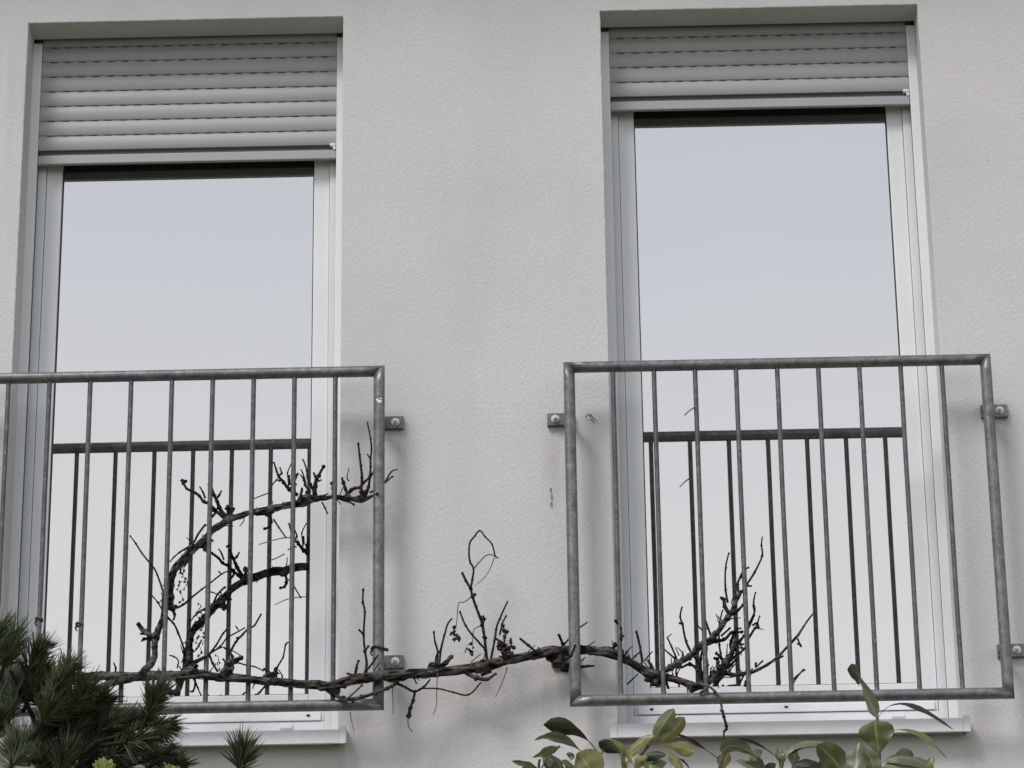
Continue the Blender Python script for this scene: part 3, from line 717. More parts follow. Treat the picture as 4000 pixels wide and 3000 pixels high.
S('C6', [(1680, 1500), (1655, 1400), (1600, 1285)], -.08, 6, 4); S('C6', [(1600, 1490), (1680, 1400), (1790, 1260)], (-.085, -.07), 3.6, 3)
S('W6', [(1585, 925), (1650, 880)], -.07, 2.8, 2.4, 'twig', PALE); S('C6', [(1690, 1580), (1750, 1540), (1800, 1420)], -.14, 5.5, 3.4)
S('W6', [(410, 1275), (470, 1300), (530, 1330), (590, 1300), (630, 1250)], -.13, 5, 3)
S('W6', [(560, 1310), (680, 1310), (780, 1335), (880, 1350), (960, 1270)], -.12, 2.6, 2.8)
S('W6', [(535, 1320), (520, 1390), (500, 1440), (492, 1490)], -.125, 4, 6); S('W6', [(490, 1490), (488, 1545), (515, 1590)], -.12, 2, 1.6, 'tendril', PALE, False)
S('W6', [(545, 1280), (530, 1250)], -.12, 3, 2.5, 'twig', PALE)
S('W6', [(860, 1200), (930, 1240), (1000, 1250), (1050, 1215)], -.105, 9, 4, 'spur', BARK); S('W6', [(960, 1220), (1030, 1200)], -.11, 7, 4, 'spur', BARK)
S('W6', [(678, 1210), (673, 1330), (672, 1420), (650, 1480)], -.13, 1.8, 1.2, 'tendril', PALE, False); S('W6', [(385, 1300), (390, 1400), (390, 1475)], -.12, 1.6, 1.2, 'tendril', PALE, False)
S('W6', [(1130, 1170), (1105, 1255), (1055, 1365)], -.09, 2, 1.3, 'tendril', PALE, False); S('W6', [(112, 1460), (122, 1520), (136, 1585)], -.12, 1.6, 1.2, 'tendril', PALE, False)
S('W6', [(1490, 1020), (1470, 960)], -.08, 4, 3); S('W6', [(1600, 1170), (1650, 1165), (1690, 1165)], -.07, 6, 3); S('W6', [(1615, 1130), (1635, 1105)], -.07, 3, 2)
S('W6', [(895, 1140), (960, 1085)], -.06, 2, 1.6, 'twig', PALE)
# right window fan
K7 = [([(140, 1270), (120, 1130), (85, 990)], 4.6, 3.8), ([(40, 1255), (75, 1215), (125, 1175)], 3, 2.5), ([(160, 1260), (200, 1210), (232, 1175)], 3, 2), ([(240, 1350), (215, 1290), (190, 1250)], 6, 4),
      ([(330, 1350), (400, 1320), (470, 1285), (580, 1215), (690, 1115), (760, 1075), (820, 1010), (880, 930), (930, 860), (975, 810)], 11, 8), ([(960, 830), (1000, 720), (1040, 640)], 8, 7),
      ([(1040, 650), (1020, 555), (1050, 480), (1080, 420), (1125, 395)], 5, 2.8), ([(1000, 680), (1060, 620), (1105, 555), (1180, 440), (1250, 285), (1243, 190), (1250, 108)], 5, 2.5), ([(1100, 565), (1155, 565)], 3.2, 3.2),
      ([(950, 830), (905, 760), (895, 690)], 7, 6), ([(930, 720), (910, 600), (912, 400), (940, 262)], 4, 2.6), ([(890, 690), (870, 680)], 5, 4), ([(990, 830), (1070, 745)], 5.5, 4),
      ([(720, 1110), (820, 1080), (900, 1060), (960, 1000), (1000, 985)], 7, 4), ([(870, 1030), (950, 960)], 4, 3), ([(960, 1100), (990, 1010), (1060, 990)], 5, 4),
      ([(1000, 1100), (1080, 1030), (1120, 930), (1180, 800), (1172, 720), (1187, 628)], 4.2, 2.6), ([(1120, 1060), (1180, 960), (1200, 930), (1225, 845)], 4.4, 2.5), ([(1190, 955), (1265, 970)], 2.2, 1.4), ([(1160, 930), (1200, 910), (1210, 950), (1170, 960)], 4, 4),
      ([(785, 1050), (750, 960), (720, 870)], 4.2, 3), ([(710, 1010), (690, 970), (650, 930)], 3.4, 2.5), ([(600, 1200), (545, 1075), (512, 925), (490, 850), (510, 755)], 4.4, 3), ([(480, 910), (520, 915)], 4, 4),
      ([(470, 1270), (410, 1130), (370, 1040)], 3.6, 2.4), ([(440, 1235), (340, 1150)], 3.6, 2.4), ([(480, 1210), (450, 1140)], 2.4, 1.6), ([(370, 1040), (415, 1010)], 2.2, 1.6),
      ([(700, 1470), (650, 1350), (580, 1290), (500, 1325)], 6, 4), ([(720, 1450), (660, 1280), (610, 1215)], 4.6, 3.4), ([(735, 1450), (740, 1300), (715, 1120)], 6, 5), ([(690, 1400), (680, 1240), (700, 1150)], 4, 4),
      ([(740, 1455), (830, 1370), (900, 1270), (970, 1190), (995, 1090), (990, 1010)], 11, 4.5), ([(860, 1340), (960, 1250), (1085, 1150)], 6.5, 3.6), ([(885, 1260), (865, 1190), (850, 1105)], 3.6, 2.8), ([(870, 1220), (815, 1185)], 4, 4.6),
      ([(840, 1330), (838, 1270)], 8, 6), ([(930, 1370), (980, 1310), (1030, 1260)], 3, 2), ([(880, 1310), (935, 1220)], 8, 7), ([(1190, 1320), (1260, 1258)], 3, 3), ([(1190, 1320), (1190, 1280)], 4.5, 3.5),
      ([(1390, 1240), (1440, 1215)], 4.5, 3), ([(300, 1440), (330, 1500), (350, 1560)], 6, 4), ([(360, 1440), (385, 1520)], 5, 4), ([(720, 1490), (735, 1550)], 11, 8), ([(800, 1440), (870, 1430)], 6, 4), ([(1100, 1440), (1095, 1500)], 5, 5), ([(1600, 1110), (1570, 1100)], 3, 3), ([(1610, 1130), (1580, 1060), (1560, 1040)], 4, 1.5)]
for pts, a, b_ in K7: S('C7', pts, YB + jit(.018), a, b_, 'branch' if a > 7 else 'twig', BARK if a > 7 else None)
S('C7', [(0, 1475), (100, 1380)], YB, 3, 2.4); S('C7', [(1530, 1440), (1580, 1390), (1645, 1345)], YB, 2.8, 2, 'twig', PALE)
S('W7', [(600, 1110), (595, 1020), (560, 965)], YB - .025, 6, 4.5); S('W7', [(610, 1080), (620, 1075)], YB - .025, 5, 4); S('W7', [(510, 1210), (560, 1140)], YB, 8, 6)
S('D', [(1620, 20), (1680, -20)], -.128, 5, 5, 'twig', PALE)
S('D', [(1600, -70), (1700, -40), (1755, 5), (1800, 80), (1815, 170)], -.13, 4, 4, 'cane', PALE); S('D', [(1815, 160), (1830, 220), (1855, 300), (1850, 330), (1835, 345), (1830, 395)], -.13, 5, 3, 'cane', CANE)
S('K', [(410, 570), (480, 510), (545, 465)], YR - .012, 2, 2.2, 'twig', PALE)
rs = random.Random(21)
def wild(line, n, r0, up=1.0, Ys=YB):
    for _ in range(n):
        i = rs.randrange(len(line) - 1); t = rs.random()
        x = line[i][0] + (line[i + 1][0] - line[i][0]) * t; y = line[i][1] + (line[i + 1][1] - line[i][1]) * t
        Y = line[i][2]
        a = R(rs.gauss(-90 if rs.random() < up else 90, 38)); ln = rs.uniform(18, 62) * (1 if up > .5 else .7)
        p = [(x, y), (x + ln * .5 * math.cos(a) + rs.uniform(-4, 4), y + ln * .5 * math.sin(a)), (x + ln * math.cos(a + rs.uniform(-.4, .4)), y + ln * math.sin(a))]
        S('S', p, (Y, Y + rs.uniform(-.03, .03)), r0 * rs.uniform(.6, 1.1), 1.6, 'twig', rs.choice((CANE, CANE, PALE)))
wild(cordon[1:30], 34, 3.4, .8); wild(cordon[29:40], 26, 3.2, .85); wild([(2604, 2620, YB, 9), (2695, 2560, YB, 9), (2770, 2505, YB, 9), (2830, 2430, YB, 8), (2870, 2370, YB, 7)], 18, 3.0, .8); wild([(2760, 2660, YB, 9), (2830, 2590, YB, 8), (2865, 2530, YB, 6), (2905, 2535, YB, 4)], 14, 3.0, .75); wild(arc[8:33], 24, 3.0, .7)
def strips(line, n):
    """shaggy bark peeling along the old wood"""
    for _ in range(n):
        i = rs.randrange(0, len(line) - 5); k = rs.randint(3, 5); a = rs.uniform(0, 6.28); pts = []
        for j in range(k):
            x, y, Y, r = line[i + j]; a += rs.uniform(-.6, .9); rr = r * rs.uniform(.95, 1.25)
            pts.append((x + rs.uniform(-3, 3), y - math.sin(a) * rr, Y - math.cos(a) * rr * PXM, rs.uniform(1.6, 4.2)))
        pts[0] = (*pts[0][:3], 1.0); pts[-1] = (pts[-1][0], pts[-1][1] + rs.uniform(-9, 12), pts[-1][2], .9)
        cord('bark_strip', pts, rs.choice((BARK, BARK, CANE, PALE)), 4, 5, .3)
strips(cordon[1:36], 46); strips(arc[3:34], 34)
# tendril scraps still clinging to the plaster and steel
S('G', [(515, 915), (545, 880), (580, 890), (600, 920), (640, 950)], -.004, 1.8, 1.2, 'tendril', PALE, False); S('G', [(560, 880), (575, 930), (610, 970)], -.004, 1.4, 1.0, 'tendril', PALE, False)
for y0, y1 in ((10, 45), (60, 95), (110, 150)): S('W7', [(100 + jit(5), y0), (94 + jit(5), (y0 + y1) / 2), (101 + jit(5), y1)], -.004, 1.7, 1.2, 'tendril', PALE, False)
# ties round bars and post
def tie(x, y, Y, r):
    bm = bmesh.new(); c = at(x, y, Y)
    pts = [(c.x + r * math.cos(a), c.y + r * math.sin(a), c.z + .004 * math.sin(2 * a)) for a in [i * math.pi / 8 for i in range(17)]]
    add_tube(bm, pts, .0035, 6, 0.3); add_blob(bm, (c.x + r, c.y, c.z - .003), .0045, x, .7); add_tube(bm, [(c.x - r, c.y, c.z), (c.x - r - .003, c.y - .003, c.z - .012), (c.x - r + .002, c.y - .004, c.z - .022)], [.0035, .003, .0015], 5)
    adopt(obj('tie', bm, TIE, None, True), vine)
tie(1482, 2536, YR, .0225); tie(153, 2420, YR, .0085); tie(311, 2440, YR, .0085)
# dried grape bunches
def bunch(c, p, Y, spots, r, thread=.9):
    """a dried bunch: shrivelled bits hanging on a branching stalk"""
    bm = bmesh.new(); P = []
    for dx, dy in sorted(spots, key=lambda q: q[1]):
        x, y = src(c, (p[0] + dx, p[1] + dy)); q = at(x, y, Y + jit(.008))
        add_blob(bm, q, r * PXM * random.uniform(.6, 1.25), dx + dy, 1.3, 2, 2.6, (random.uniform(.6, 1), random.uniform(.6, 1), random.uniform(.8, 1.7)))
        if P:
            near = min(P, key=lambda v: (v - q).length); mid = (near + q) / 2 + Vector((jit(.004), jit(.003), jit(.004)))
            add_tube(bm, [near, mid, q], thread * PXM, 5)
        P.append(q)
    adopt(obj('dried_grapes', bm, DRY, None, True), vine)
bunch('C6', (400, 1310), YW, [(-25, -100), (-20, -60), (-30, -30), (-10, -10), (15, -10), (25, 10), (0, 30), (-25, 40), (30, 45), (10, 20), (40, 30), (-5, 0), (-65, -25)], 5.5)
bunch('C6', (580, 1480), YW + .05, [(20, -30), (-30, -10), (-10, 10), (-60, -20), (-15, 40), (10, 20), (-75, 15), (-10, -80), (5, 50)], 5)
bunch('C6', (965, 1420), YW, [(-10, -220), (0, -170), (20, -160), (5, -110), (0, -60), (-60, -10), (-70, 15), (-20, 10), (10, 0), (0, 50), (-20, 90), (15, 100), (-10, 130), (75, -50), (80, 0), (70, 30), (110, 25), (60, 80), (80, 110), (45, 40), (-5, -20), (10, 70), (-35, 50), (20, 140), (50, 130)], 8)
bunch('C4', (790, 200), YB + .02, [(-10, -150), (20, -110), (-20, -90), (5, -70), (-5, -40), (30, 20), (55, 60), (70, 100), (20, 110), (-40, 60), (-60, 110), (40, -20), (60, 30), (80, 60), (-20, 140), (10, 230), (-30, 260), (-15, -120), (-30, 20)], 3.6)
bunch('C4', (970, 480), YB + .02, [(0, 90), (20, 60), (-20, 110), (40, 30), (30, 90), (-10, 140), (50, 150), (20, 170), (55, 70), (10, 0)], 3.2)

# ------------------------------------------------------------------ cherry laurel
LF = [m_leaf('laurel_leaf_green', (0.045, 0.075, 0.032), (0.125, 0.155, 0.066), (0.30, 0.33, 0.14)),
      m_leaf('laurel_leaf_yellow', (0.125, 0.13, 0.05), (0.205, 0.205, 0.085), (0.36, 0.35, 0.14)),
      m_leaf('laurel_leaf_dark', (0.016, 0.024, 0.012), (0.024, 0.030, 0.014), (0.05, 0.055, 0.03), 0.5),
      m_leaf('laurel_leaf_dull', (0.085, 0.105, 0.068), (0.125, 0.145, 0.088), (0.30, 0.33, 0.18))]
LSTEM = m_bark('laurel_stem_bark', (0.05, 0.045, 0.03), (0.16, 0.15, 0.08), 60)
YL = -1.55
laurel = thing('laurel_shrub', 'cherry laurel with broad leathery yellow green leaves reaching up under the window sill', 'shrub', (0.55, YL - .1, 0))
def leaf(c, p0, pm, p1, w_px, roll0=0, roll1=None, mi=0, Y=YL, dY=0.0, cup=0.25, petiole=0.12, wide=0.5, stem_r=1.6):
    """a blade along a bent midrib; roll = how far it is turned away from the viewer at base and tip"""
    if roll1 is None: roll1 = roll0
    n = 12; rows = []
    sx = CROP[c][2] if c != 'S' else 1
    Pm = [src(c, p) for p in (p0, pm, p1)]
    sp = []
    for i in range(n + 1):
        t = i / n
        x = (1 - t) ** 2 * Pm[0][0] + 2 * t * (1 - t) * Pm[1][0] + t * t * Pm[2][0]
        y = (1 - t) ** 2 * Pm[0][1] + 2 * t * (1 - t) * Pm[1][1] + t * t * Pm[2][1]
        sp.append(at(x, y, Y + dY * t))
    scale = (CAM - sp[0]).length / F_PX
    bm = bmesh.new(); uvl = bm.loops.layers.uv.new('UVMap'); info = {}
    W = w_px * sx * scale
    seed = random.uniform(0, 50)
    for i in range(n + 1):
        t = i / n
        T = (sp[min(i + 1, n)] - sp[max(i - 1, 0)]).normalized()
        view = (sp[i] - CAM).normalized()
        side = T.cross(view).normalized(); nor = side.cross(T).normalized()
        a = R(roll0 + (roll1 - roll0) * t)
        sd_ = side * math.cos(a) + nor * math.sin(a); nn = nor * math.cos(a) - side * math.sin(a)
        if t < petiole: hw = 0.0018
        else:
            u = (t - petiole) / (1 - petiole)
            hw = 0.5 * W * (math.sin(math.pi * u ** (math.log(0.5) / math.log(wide))) ** 0.58) if 0 < u < 1 else 0.0
            hw = max(hw * (1 + .09 * noise.noise(Vector((t * 7, seed, 2)))), 0.0012)
        row = []
        for k in range(7):
            s = (k - 3) / 3
            wob = 0.22 * hw * noise.noise(Vector((t * 4, s * 1.6, seed))) + .10 * hw * s * math.sin(t * 17 + seed * 3)
            p = sp[i] + sd_ * (hw * s) + nn * (cup * hw * (abs(s) ** 1.4) + wob + .10 * hw * math.sin(t * 9 + seed) * s)
            v = bm.verts.new(p); info[v] = (s, t * 10); row.append(v)
        rows.append(row)
    for a_, b_ in zip(rows, rows[1:]):
        for k in range(6): bm.faces.new((a_[k], a_[k + 1], b_[k + 1], b_[k]))
    # real thickness: a second skin half a millimetre behind, joined round the rim
    for f in bm.faces:
        for lp in f.loops: lp[uvl].uv = info[lp.vert]
    me = bpy.data.meshes.new('leaf'); bm.to_mesh(me); bm.free()
    for p in me.polygons: p.use_smooth = True
    o = link_mesh('leaf', me, None, LF[mi]); adopt(o, laurel)
    return o
# leaves, left to right
G, Yw, Dk, Du = 0, 1, 2, 3
leaf('D', (762, 580), (640, 300), (272, 290), 150, 40, 20, Dk, wide=0.68, petiole=.32)
leaf('D', (610, 535), (430, 350), (195, 425), 120, 35, 60, Du, wide=.55)
leaf('D', (420, 480), (330, 520), (180, 575), 90, 20, 55, G, wide=.45)
leaf('D', (260, 690), (130, 640), (0, 605), 80, 40, 50, G)
leaf('D', (730, 830), (700, 660), (560, 535), 300, 10, 15, Yw, cup=.15, wide=.55)
leaf('D', (500, 600), (540, 560), (470, 540), 60, 20, 20, G)
leaf('D', (950, 545), (860, 500), (748, 440), 120, 25, 10, Dk, wide=.66)
leaf('D', (1195, 470), (1270, 330), (1400, 150), 150, 8, 20, G, dY=-.03, wide=.6)
leaf('D', (1240, 470), (1380, 370), (1490, 225), 150, -20, -10, Yw, dY=-.02, wide=.6)
leaf('D', (1290, 460), (1430, 470), (1580, 525), 130, -15, 20, Yw, wide=.68)
leaf('D', (990, 560), (1090, 420), (1230, 385), 90, 30, 30, Yw, dY=-.02)
leaf('D', (1010, 570), (940, 520), (860, 405), 80, 35, 30, Yw)
leaf('D', (1110, 620), (1200, 530), (1330, 555), 90, 10, 30, Dk, dY=-.02)
leaf('D', (1330, 500), (1400, 580), (1480, 690), 90, 10, 40, Yw)
leaf('D', (1060, 700), (1080, 600), (1170, 560), 90, 20, 20, Yw, dY=-.03)
leaf('D', (1000, 720), (960, 640), (965, 550), 70, 40, 30, Yw)
leaf('D', (1130, 740), (1250, 600), (1340, 620), 100, 20, 40, G)
leaf('D', (1790, 590), (1640, 470), (1430, 375), 60, 50, 55, Dk, wide=.66, petiole=.3)
leaf('D', (1540, 690), (1510, 620), (1440, 580), 36, 60, 60, Dk)
leaf('D', (2130, 600), (1960, 400), (1795, 515), 150, 22, 40, Du, wide=.6)
leaf('D', (2090, 560), (2180, 590), (2170, 680), 66, 40, 60, Dk)
leaf('D', (2230, 690), (2100, 640), (2010, 615), 80, 30, 40, Du)
leaf('L2', (325, 930), (170, 770), (-70, 745), 56, 55, 60, Dk, wide=.6, petiole=.3)
leaf('L2', (330, 960), (420, 690), (800, 800), 100, 55, 62, G, wide=.5, petiole=.15)
leaf('L2', (345, 960), (300, 880), (330, 810), 90, 25, 20, G)
leaf('L2', (350, 960), (430, 790), (660, 815), 34, 70, 70, Dk)
leaf('L2', (870, 1080), (840, 930), (640, 800), 230, 15, 30, G, dY=-.03, wide=.6)
leaf('L2', (1000, 1180), (960, 960), (1010, 770), 190, 12, 12, Du, dY=.02, wide=.6)
leaf('L2', (1190, 1120), (1130, 960), (1060, 830), 150, 30, 30, Du)
leaf('L2', (1182, 915), (1170, 760), (1140, 585), 305, 6, 2, G, cup=.18, wide=.72, petiole=.06, dY=-.03)
leaf('L2', (1160, 560), (1090, 360), (930, 110), 128, 5, 98, Du, wide=.36, petiole=.05)
leaf('L2', (1010, 290), (955, 190), (940, 95), 120, 55, 30, Dk, wide=.7, petiole=.02)
leaf('L2', (1165, 570), (1330, 260), (1825, 665), 90, 62, 68, Dk, wide=.62, petiole=.22)
leaf('L2', (1190, 700), (1540, 560), (1775, 920), 100, 62, 66, G, wide=.62, petiole=.2)
leaf('L2', (1190, 960), (1370, 830), (1660, 1000), 150, 45, 55, Du, wide=.5)
leaf('L2', (1185, 1010), (1310, 920), (1620, 1030), 120, 30, 45, Yw, wide=.5)
leaf('L2', (420, 1020), (520, 880), (690, 990), 110, 40, 50, Dk)
leaf('L2', (400, 1040), (560, 930), (680, 1030), 110, 20, 20, G)
leaf('L2', (690, 900), (740, 930), (800, 1010), 44, 55, 50, Dk)
leaf('L2', (-60, 930), (20, 930), (120, 1020), 70, 30, 40, Du)
leaf('L2', (1560, 1060), (1600, 960), (1650, 900), 100, 30, 40, G)
for k in range(20):
    x = random.choice((2080, 2230, 2440, 2520, 2800, 2960, 3060, 3200, 3330, 3480, 3560)) + jit(50); y = random.uniform(2985, 3090); a = R(random.uniform(20, 160)); ln = random.uniform(95, 150)
    leaf('S', (x, y), (x + .5 * ln * math.cos(a), y - .5 * ln * math.sin(a) - 10), (x + ln * math.cos(a), y - ln * math.sin(a) * .8 + 12), random.uniform(44, 70), jit(65), jit(65), random.choice((G, Dk, Du, Yw, G)), YL + random.uniform(.0, .14), jit(.06))
def lst(c, pts, r, Yd=YL):
    bm = bmesh.new(); q = []
    for x, y in pts:
        a, b_ = src(c, (x, y)); p = at(a, b_, Yd); q.append((p.x, p.y, p.z, r / 1560))
    q = catmull(q, 4); add_tube(bm, [p[:3] for p in q], [p[3] for p in q], 8, 0.12, r)
    adopt(obj('stem', bm, LSTEM, None, True), laurel)
lst('L2', [(1165, 545), (1172, 700), (1185, 910), (1190, 1100), (1150, 1500)], 6)
lst('D', [(760, 570), (775, 700), (850, 1000), (1000, 1500)], 4); lst('D', [(785, 500), (765, 575)], 3)
lst('D', [(950, 530), (970, 700), (1000, 1000), (1050, 1500)], 8); lst('D', [(1180, 470), (1090, 600), (1040, 760), (1010, 1000)], 6)
lst('D', [(240, 590), (245, 700), (400, 1000), (900, 1500)], 5); lst('D', [(1845, 510), (1800, 620), (1790, 750), (1780, 1500)], 5); lst('D', [(1790, 585), (1790, 660)], 4)
lst('L2', [(360, 900), (345, 960), (330, 1060), (300, 1500)], 6); lst('L2', [(320, 910), (330, 990)], 5)
lst('D', [(410, 470), (300, 590), (250, 680)], 3)
def trunk(pts, r, m, name, root, rough=.15):
    q = catmull([(*p, rr) for p, rr in zip(pts, r)], 6); bm = bmesh.new()
    add_tube(bm, [p[:3] for p in q], [p[3] for p in q], 9, rough, 3.3); return adopt(obj(name, bm, m, None, True), root)
for c, p in (('L2', (1150, 1500)), ('D', (1000, 1500)), ('D', (1780, 1500)), ('L2', (300, 1500))):
    a, b_ = src(c, p); e = at(a, b_, YL)
    trunk([e, (e.x * .8 + .1, YL - .02, e.z * .6), (.55 + jit(.2), YL - .1 + jit(.1), 0)], [.006, .012, .024], LSTEM, 'stem', laurel)
# foliage further down the stems
for c, p, lo in (('L2', (1150, 1500), 1.4), ('D', (1000, 1500), 1.4), ('D', (1780, 1500), 1.6), ('L2', (300, 1500), 1.5)):
    for k in range(13):
        x, y = src(c, (p[0] + jit(60), p[1] - 220 + k * 110 + jit(30))); a = R(random.uniform(-70, 250)); ln = random.uniform(110, 165)
        leaf('S', (x, y), (x + .55 * ln * math.cos(a), y - .55 * ln * math.sin(a) - 25), (x + ln * math.cos(a), y - ln * math.sin(a) + 18), random.uniform(48, 66), jit(60), jit(60), random.choice((G, Dk, Du, G)), YL + jit(.06), jit(.1))

# ------------------------------------------------------------------ pine
def m_needle():
    m, t, b = mat('pine_needle')
    uv = N(t, 'ShaderNodeUVMap'); sp = N(t, 'ShaderNodeSeparateXYZ'); t.links.new(uv.outputs['UV'], sp.inputs[0])
    c = ramp(t, sp.outputs['Y'], [(0.0, (0.12, 0.115, 0.04)), (0.18, (0.046, 0.068, 0.030)), (0.75, (0.034, 0.055, 0.030)), (1.0, (0.095, 0.092, 0.055))])
    c = mixc(t, ramp(t, sp.outputs['X'], [(0, (0, 0, 0)), (1, (1, 1, 1))]), c, (0.11, 0.13, 0.062))
    gt = N(t, 'ShaderNodeMath', operation='GREATER_THAN'); gt.inputs[1].default_value = 1.5; t.links.new(sp.outputs['X'], gt.inputs[0])
    c = mixc(t, gt.outputs[0], c, (0.13, 0.075, 0.035))
    t.links.new(c, b.inputs['Base Color']); b.inputs['Roughness'].default_value = 0.45
    return m
NEED = m_needle()
BUD = m_bark('pine_bud', (0.16, 0.10, 0.05), (0.42, 0.33, 0.16), 120)
PBARK = m_bark('pine_bark', (0.010, 0.008, 0.006), (0.035, 0.028, 0.022), 50)
YP = -1.35
pine = thing('pine_tree', 'young dark green pine with long needles in front of the railing', 'tree', (-1.35, YP - .05, 0))
def tuft(p0, p1, n_len_px, count, Y=YP, dY=-.02, spread=(18, 62), bud=True, back=False):
    """one shoot: needles in pairs round an axis, opening towards its tip"""
    a = at(*p0, Y); b = at(*p1, Y + dY); ax = (b - a); ln = ax.length; ax.normalize()
    u = ax.orthogonal().normalized(); v = ax.cross(u)
    sc_ = (CAM - a).length / F_PX
    bm = bmesh.new(); uvl = bm.loops.layers.uv.new('UVMap')
    for i in range(count):
        t = random.random() ** .8; base = a + ax * (ln * t)
        ph = random.uniform(0, 2 * math.pi)
        th = R(random.uniform(*spread) * (1.15 - .55 * t))
        out = u * math.cos(ph) + v * math.sin(ph)
        for j in (0, 1):
            d = (ax * math.cos(th) + out * math.sin(th) + Vector((jit(.09), jit(.09), jit(.09)))).normalized()
            Ln = n_len_px * sc_ * random.uniform(.5, 1.15)
            sag = Vector((0, 0, -1)) * Ln * random.uniform(-.04, .10)
            w_ = 0.0017 * random.uniform(.8, 1.2)
            s1 = d.orthogonal().normalized(); s2 = d.cross(s1); tone = random.random() ** 2.2; dead = random.random() < .05
            rings = []
            for q, wd in ((0, .8), (.5, 1.0), (1, .25)):
                c = base + d * Ln * q + sag * q * q
                rings.append([bm.verts.new(c + (s1 * math.cos(k * 2.0944) + s2 * math.sin(k * 2.0944)) * w_ * wd) for k in range(3)])
            for qi, (r1, r2) in enumerate(zip(rings, rings[1:])):
                for k in range(3):
                    f = bm.faces.new((r1[k], r1[(k + 1) % 3], r2[(k + 1) % 3], r2[k]))
                    for li, lp in enumerate(f.loops): lp[uvl].uv = (2.0 if dead else tone, (qi + (0 if li < 2 else 1)) * .5)
    adopt(obj('needle_cluster', bm, NEED, None), pine)
    bm = bmesh.new(); q = [a - ax * ln * .8, a, a.lerp(b, .6), b]
    add_tube(bm, q, [.0055, .005, .0042, .0028], 7, .2); 
    tw = adopt(obj('twig', bm, PBARK, None, True), pine)
    if bud:
        bm = bmesh.new()
        for k in range(4):
            d = (ax + Vector((jit(.4), jit(.4), jit(.3)))).normalized() if k else ax
            l_ = .022 if k == 0 else .013
            add_tube(bm, [b - d * .004, b + d * l_ * .4, b + d * l_], [.0032, .0042, .0012], 6)
        adopt(obj('bud', bm, BUD, None, True), pine)
TUFTS = [((10, 2620), (52, 2500), 120, 150, 0), ((95, 2650), (150, 2545), 110, 130, .05), ((-40, 2600), (-10, 2480), 120, 110, -.05), ((205, 2700), (258, 2622), 110, 150, -.03), ((120, 2720), (160, 2640), 110, 120, .04),
         ((255, 2800), (330, 2705), 115, 150, .02), ((340, 2790), (400, 2735), 100, 90, .06), ((40, 2780), (70, 2690), 120, 130, .03), ((-20, 2760), (20, 2680), 120, 110, .08), ((160, 2830), (210, 2750), 115, 140, -.02),
         ((575, 2800), (612, 2712), 105, 130, -.02), ((585, 2830), (638, 2838), 100, 110, .0), ((470, 2830), (560, 2800), 105, 120, .03), ((380, 2860), (470, 2830), 105, 120, .05), ((480, 2900), (590, 2885), 105, 120, -.03),
         ((45, 3000), (60, 2925), 125, 170, -.12), ((140, 2930), (180, 2850), 110, 120, .05), ((250, 2900), (300, 2830), 115, 140, .04), ((300, 2960), (370, 2890), 110, 130, .06), ((400, 2960), (500, 2930), 110, 120, .04),
         ((230, 3020), (260, 2940), 110, 130, .02), ((540, 2980), (640, 2950), 100, 110, .05), ((-30, 2900), (0, 2810), 120, 120, .02), ((930, 3030), (945, 2945), 118, 130, -.05), ((150, 3040), (170, 2960), 110, 100, .05), ((430, 3040), (480, 2980), 110, 110, .07), ((640, 3050), (690, 2995), 100, 90, .07), ((320, 3060), (360, 2990), 110, 100, .1), ((215, 2860), (270, 2790), 110, 110, .08), ((430, 2870), (380, 2800), 100, 100, .1)]
for i in range(16):
    x = random.uniform(-30, 520); y = 2700 + .28 * x + random.uniform(0, 260); a = R(random.uniform(-130, -30))
    TUFTS.append(((x, y), (x + 80 * math.cos(a), y + 80 * math.sin(a)), 105, 90, random.uniform(.12, .3)))
for p0, p1, nl, ct, dy in TUFTS: tuft(p0, p1, nl, int(ct * 1.15), YP + dy, jit(.03))
# limbs and stem
def limb(pts, r0, r1):
    P3 = [at(x, y, Y) for x, y, Y in pts]
    trunk(P3, [r0 + (r1 - r0) * i / (len(P3) - 1) for i in range(len(P3))], PBARK, 'branch', pine)
limb([(250, 3500, YP + .1), (230, 3200, YP + .1), (170, 2950, YP + .08), (120, 2780, YP + .05), (40, 2620, YP)], .014, .004)
limb([(236, 3280, YP + .1), (330, 2950, YP + .02), (450, 2880, YP + .02), (570, 2830, YP)], .011, .005); limb([(190, 3010, YP + .085), (240, 2850, YP), (205, 2710, YP)], .009, .005)
limb([(240, 3300, YP + .1), (500, 3060, YP + .05), (640, 2960, YP + .05)], .010, .005); limb([(246, 3440, YP + .1), (700, 3250, YP), (900, 3120, YP - .05), (930, 3030, YP - .05)], .011, .005); limb([(180, 2985, YP + .083), (60, 2960, YP - .1), (45, 3000, YP - .12)], .008, .005)
limb([(222, 3150, YP + .095), (400, 3000, YP + .1), (430, 2870, YP + .1)], .008, .004); limb([(150, 2890, YP + .07), (0, 2830, YP), (-30, 2760, YP + .05)], .008, .004)
e = at(250, 3500, YP + .1)
trunk([e, (e.x + .05, YP + .04, e.z * .6), (-1.35, YP - .05, 0)], [.0145, .03, .05], PBARK, 'trunk', pine)

for i in range(26):      # side branches below the picture's edge
    a = random.uniform(0, 6.28); h = random.uniform(1.6, 3.6); rr = random.uniform(.25, .55) * (1.25 - h / 6)
    c0 = Vector((-1.38, YP, h)); tip = c0 + Vector((math.cos(a) * rr, math.sin(a) * rr * .8, .16))
    trunk([c0, c0.lerp(tip, .5) + Vector((0, 0, .02)), tip], [.011, .008, .004], PBARK, 'branch', pine)
    d = (tip - CAM)
    def pix(p):
        d = p - CAM; f = d.dot(FW); return (2000 + F_PX * d.dot(RT) / f, 1500 - F_PX * d.dot(UP) / f)
    out = tip + (tip - c0).normalized() * .06
    tuft(pix(tip), pix(out), 110, 90, tip.y, out.y - tip.y, bud=False)

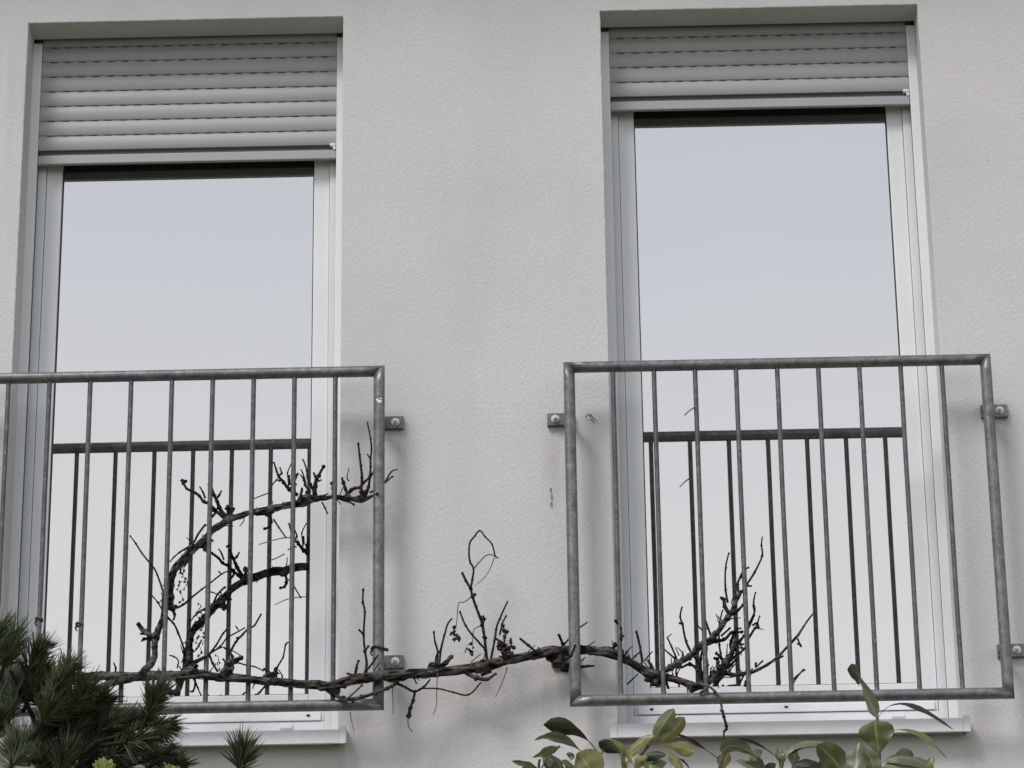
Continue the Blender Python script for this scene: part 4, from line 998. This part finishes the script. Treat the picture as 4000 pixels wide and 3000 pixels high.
# ------------------------------------------------------------------ small fresh shrub under the pine
LIME = m_leaf('lime_leaf', (0.17, 0.22, 0.055), (0.22, 0.28, 0.075), (0.4, 0.46, 0.16))
YH = -1.75
young = thing('young_shrub', 'low shrub with fresh lime green leaf tips poking through the pine', 'shrub', (-1.25, YH, 0))
def lime_leaf(p0, p1, w_px, roll, Y=YH):
    a = at(*p0, Y); b = at(*p1, Y - .01); d = b - a; ln = d.length; d.normalize(); view = (a - CAM).normalized()
    side = d.cross(view).normalized(); nor = side.cross(d); sd_ = side * math.cos(R(roll)) + nor * math.sin(R(roll)); nn = nor * math.cos(R(roll)) - side * math.sin(R(roll))
    bm = bmesh.new(); uvl = bm.loops.layers.uv.new('UVMap'); rows = []; info = {}
    hwm = w_px / 2 * (CAM - a).length / F_PX
    for i in range(8):
        t = i / 7; hw = max(.0006, hwm * math.sin(math.pi * min(1, t ** .8 * .98 + .02)) ** .8 * (1 + .22 * math.sin(t * 26)))
        row = []
        for k in range(5):
            s = (k - 2) / 2; v = bm.verts.new(a + d * ln * t + sd_ * hw * s + nn * (.3 * hw * abs(s) + .1 * ln * t * t)); info[v] = (s, t * 10); row.append(v)
        rows.append(row)
    for r1, r2 in zip(rows, rows[1:]):
        for k in range(4): bm.faces.new((r1[k], r1[k + 1], r2[k + 1], r2[k]))
    for f in bm.faces:
        for lp in f.loops: lp[uvl].uv = info[lp.vert]
    adopt(obj('leaf', bm, LIME, None, True), young)
for bx, by in ((410, 3010), (668, 3020)):
    for k in range(9):
        a = R(random.uniform(-70, 70)); l_ = random.uniform(42, 68) * (1 if bx < 500 else .62)
        lime_leaf((bx + jit(8), by + jit(8)), (bx + l_ * math.sin(a), by - l_ * math.cos(a)), random.uniform(28, 40) * (1 if bx < 500 else .7), random.uniform(-50, 50), YH + jit(.03))
    e0 = at(bx, by, YH)
    trunk([e0, (e0.x - .02, YH, e0.z * .6), (-1.25 + jit(.06), YH, 0)], [.003, .006, .010], LSTEM, 'stem', young)
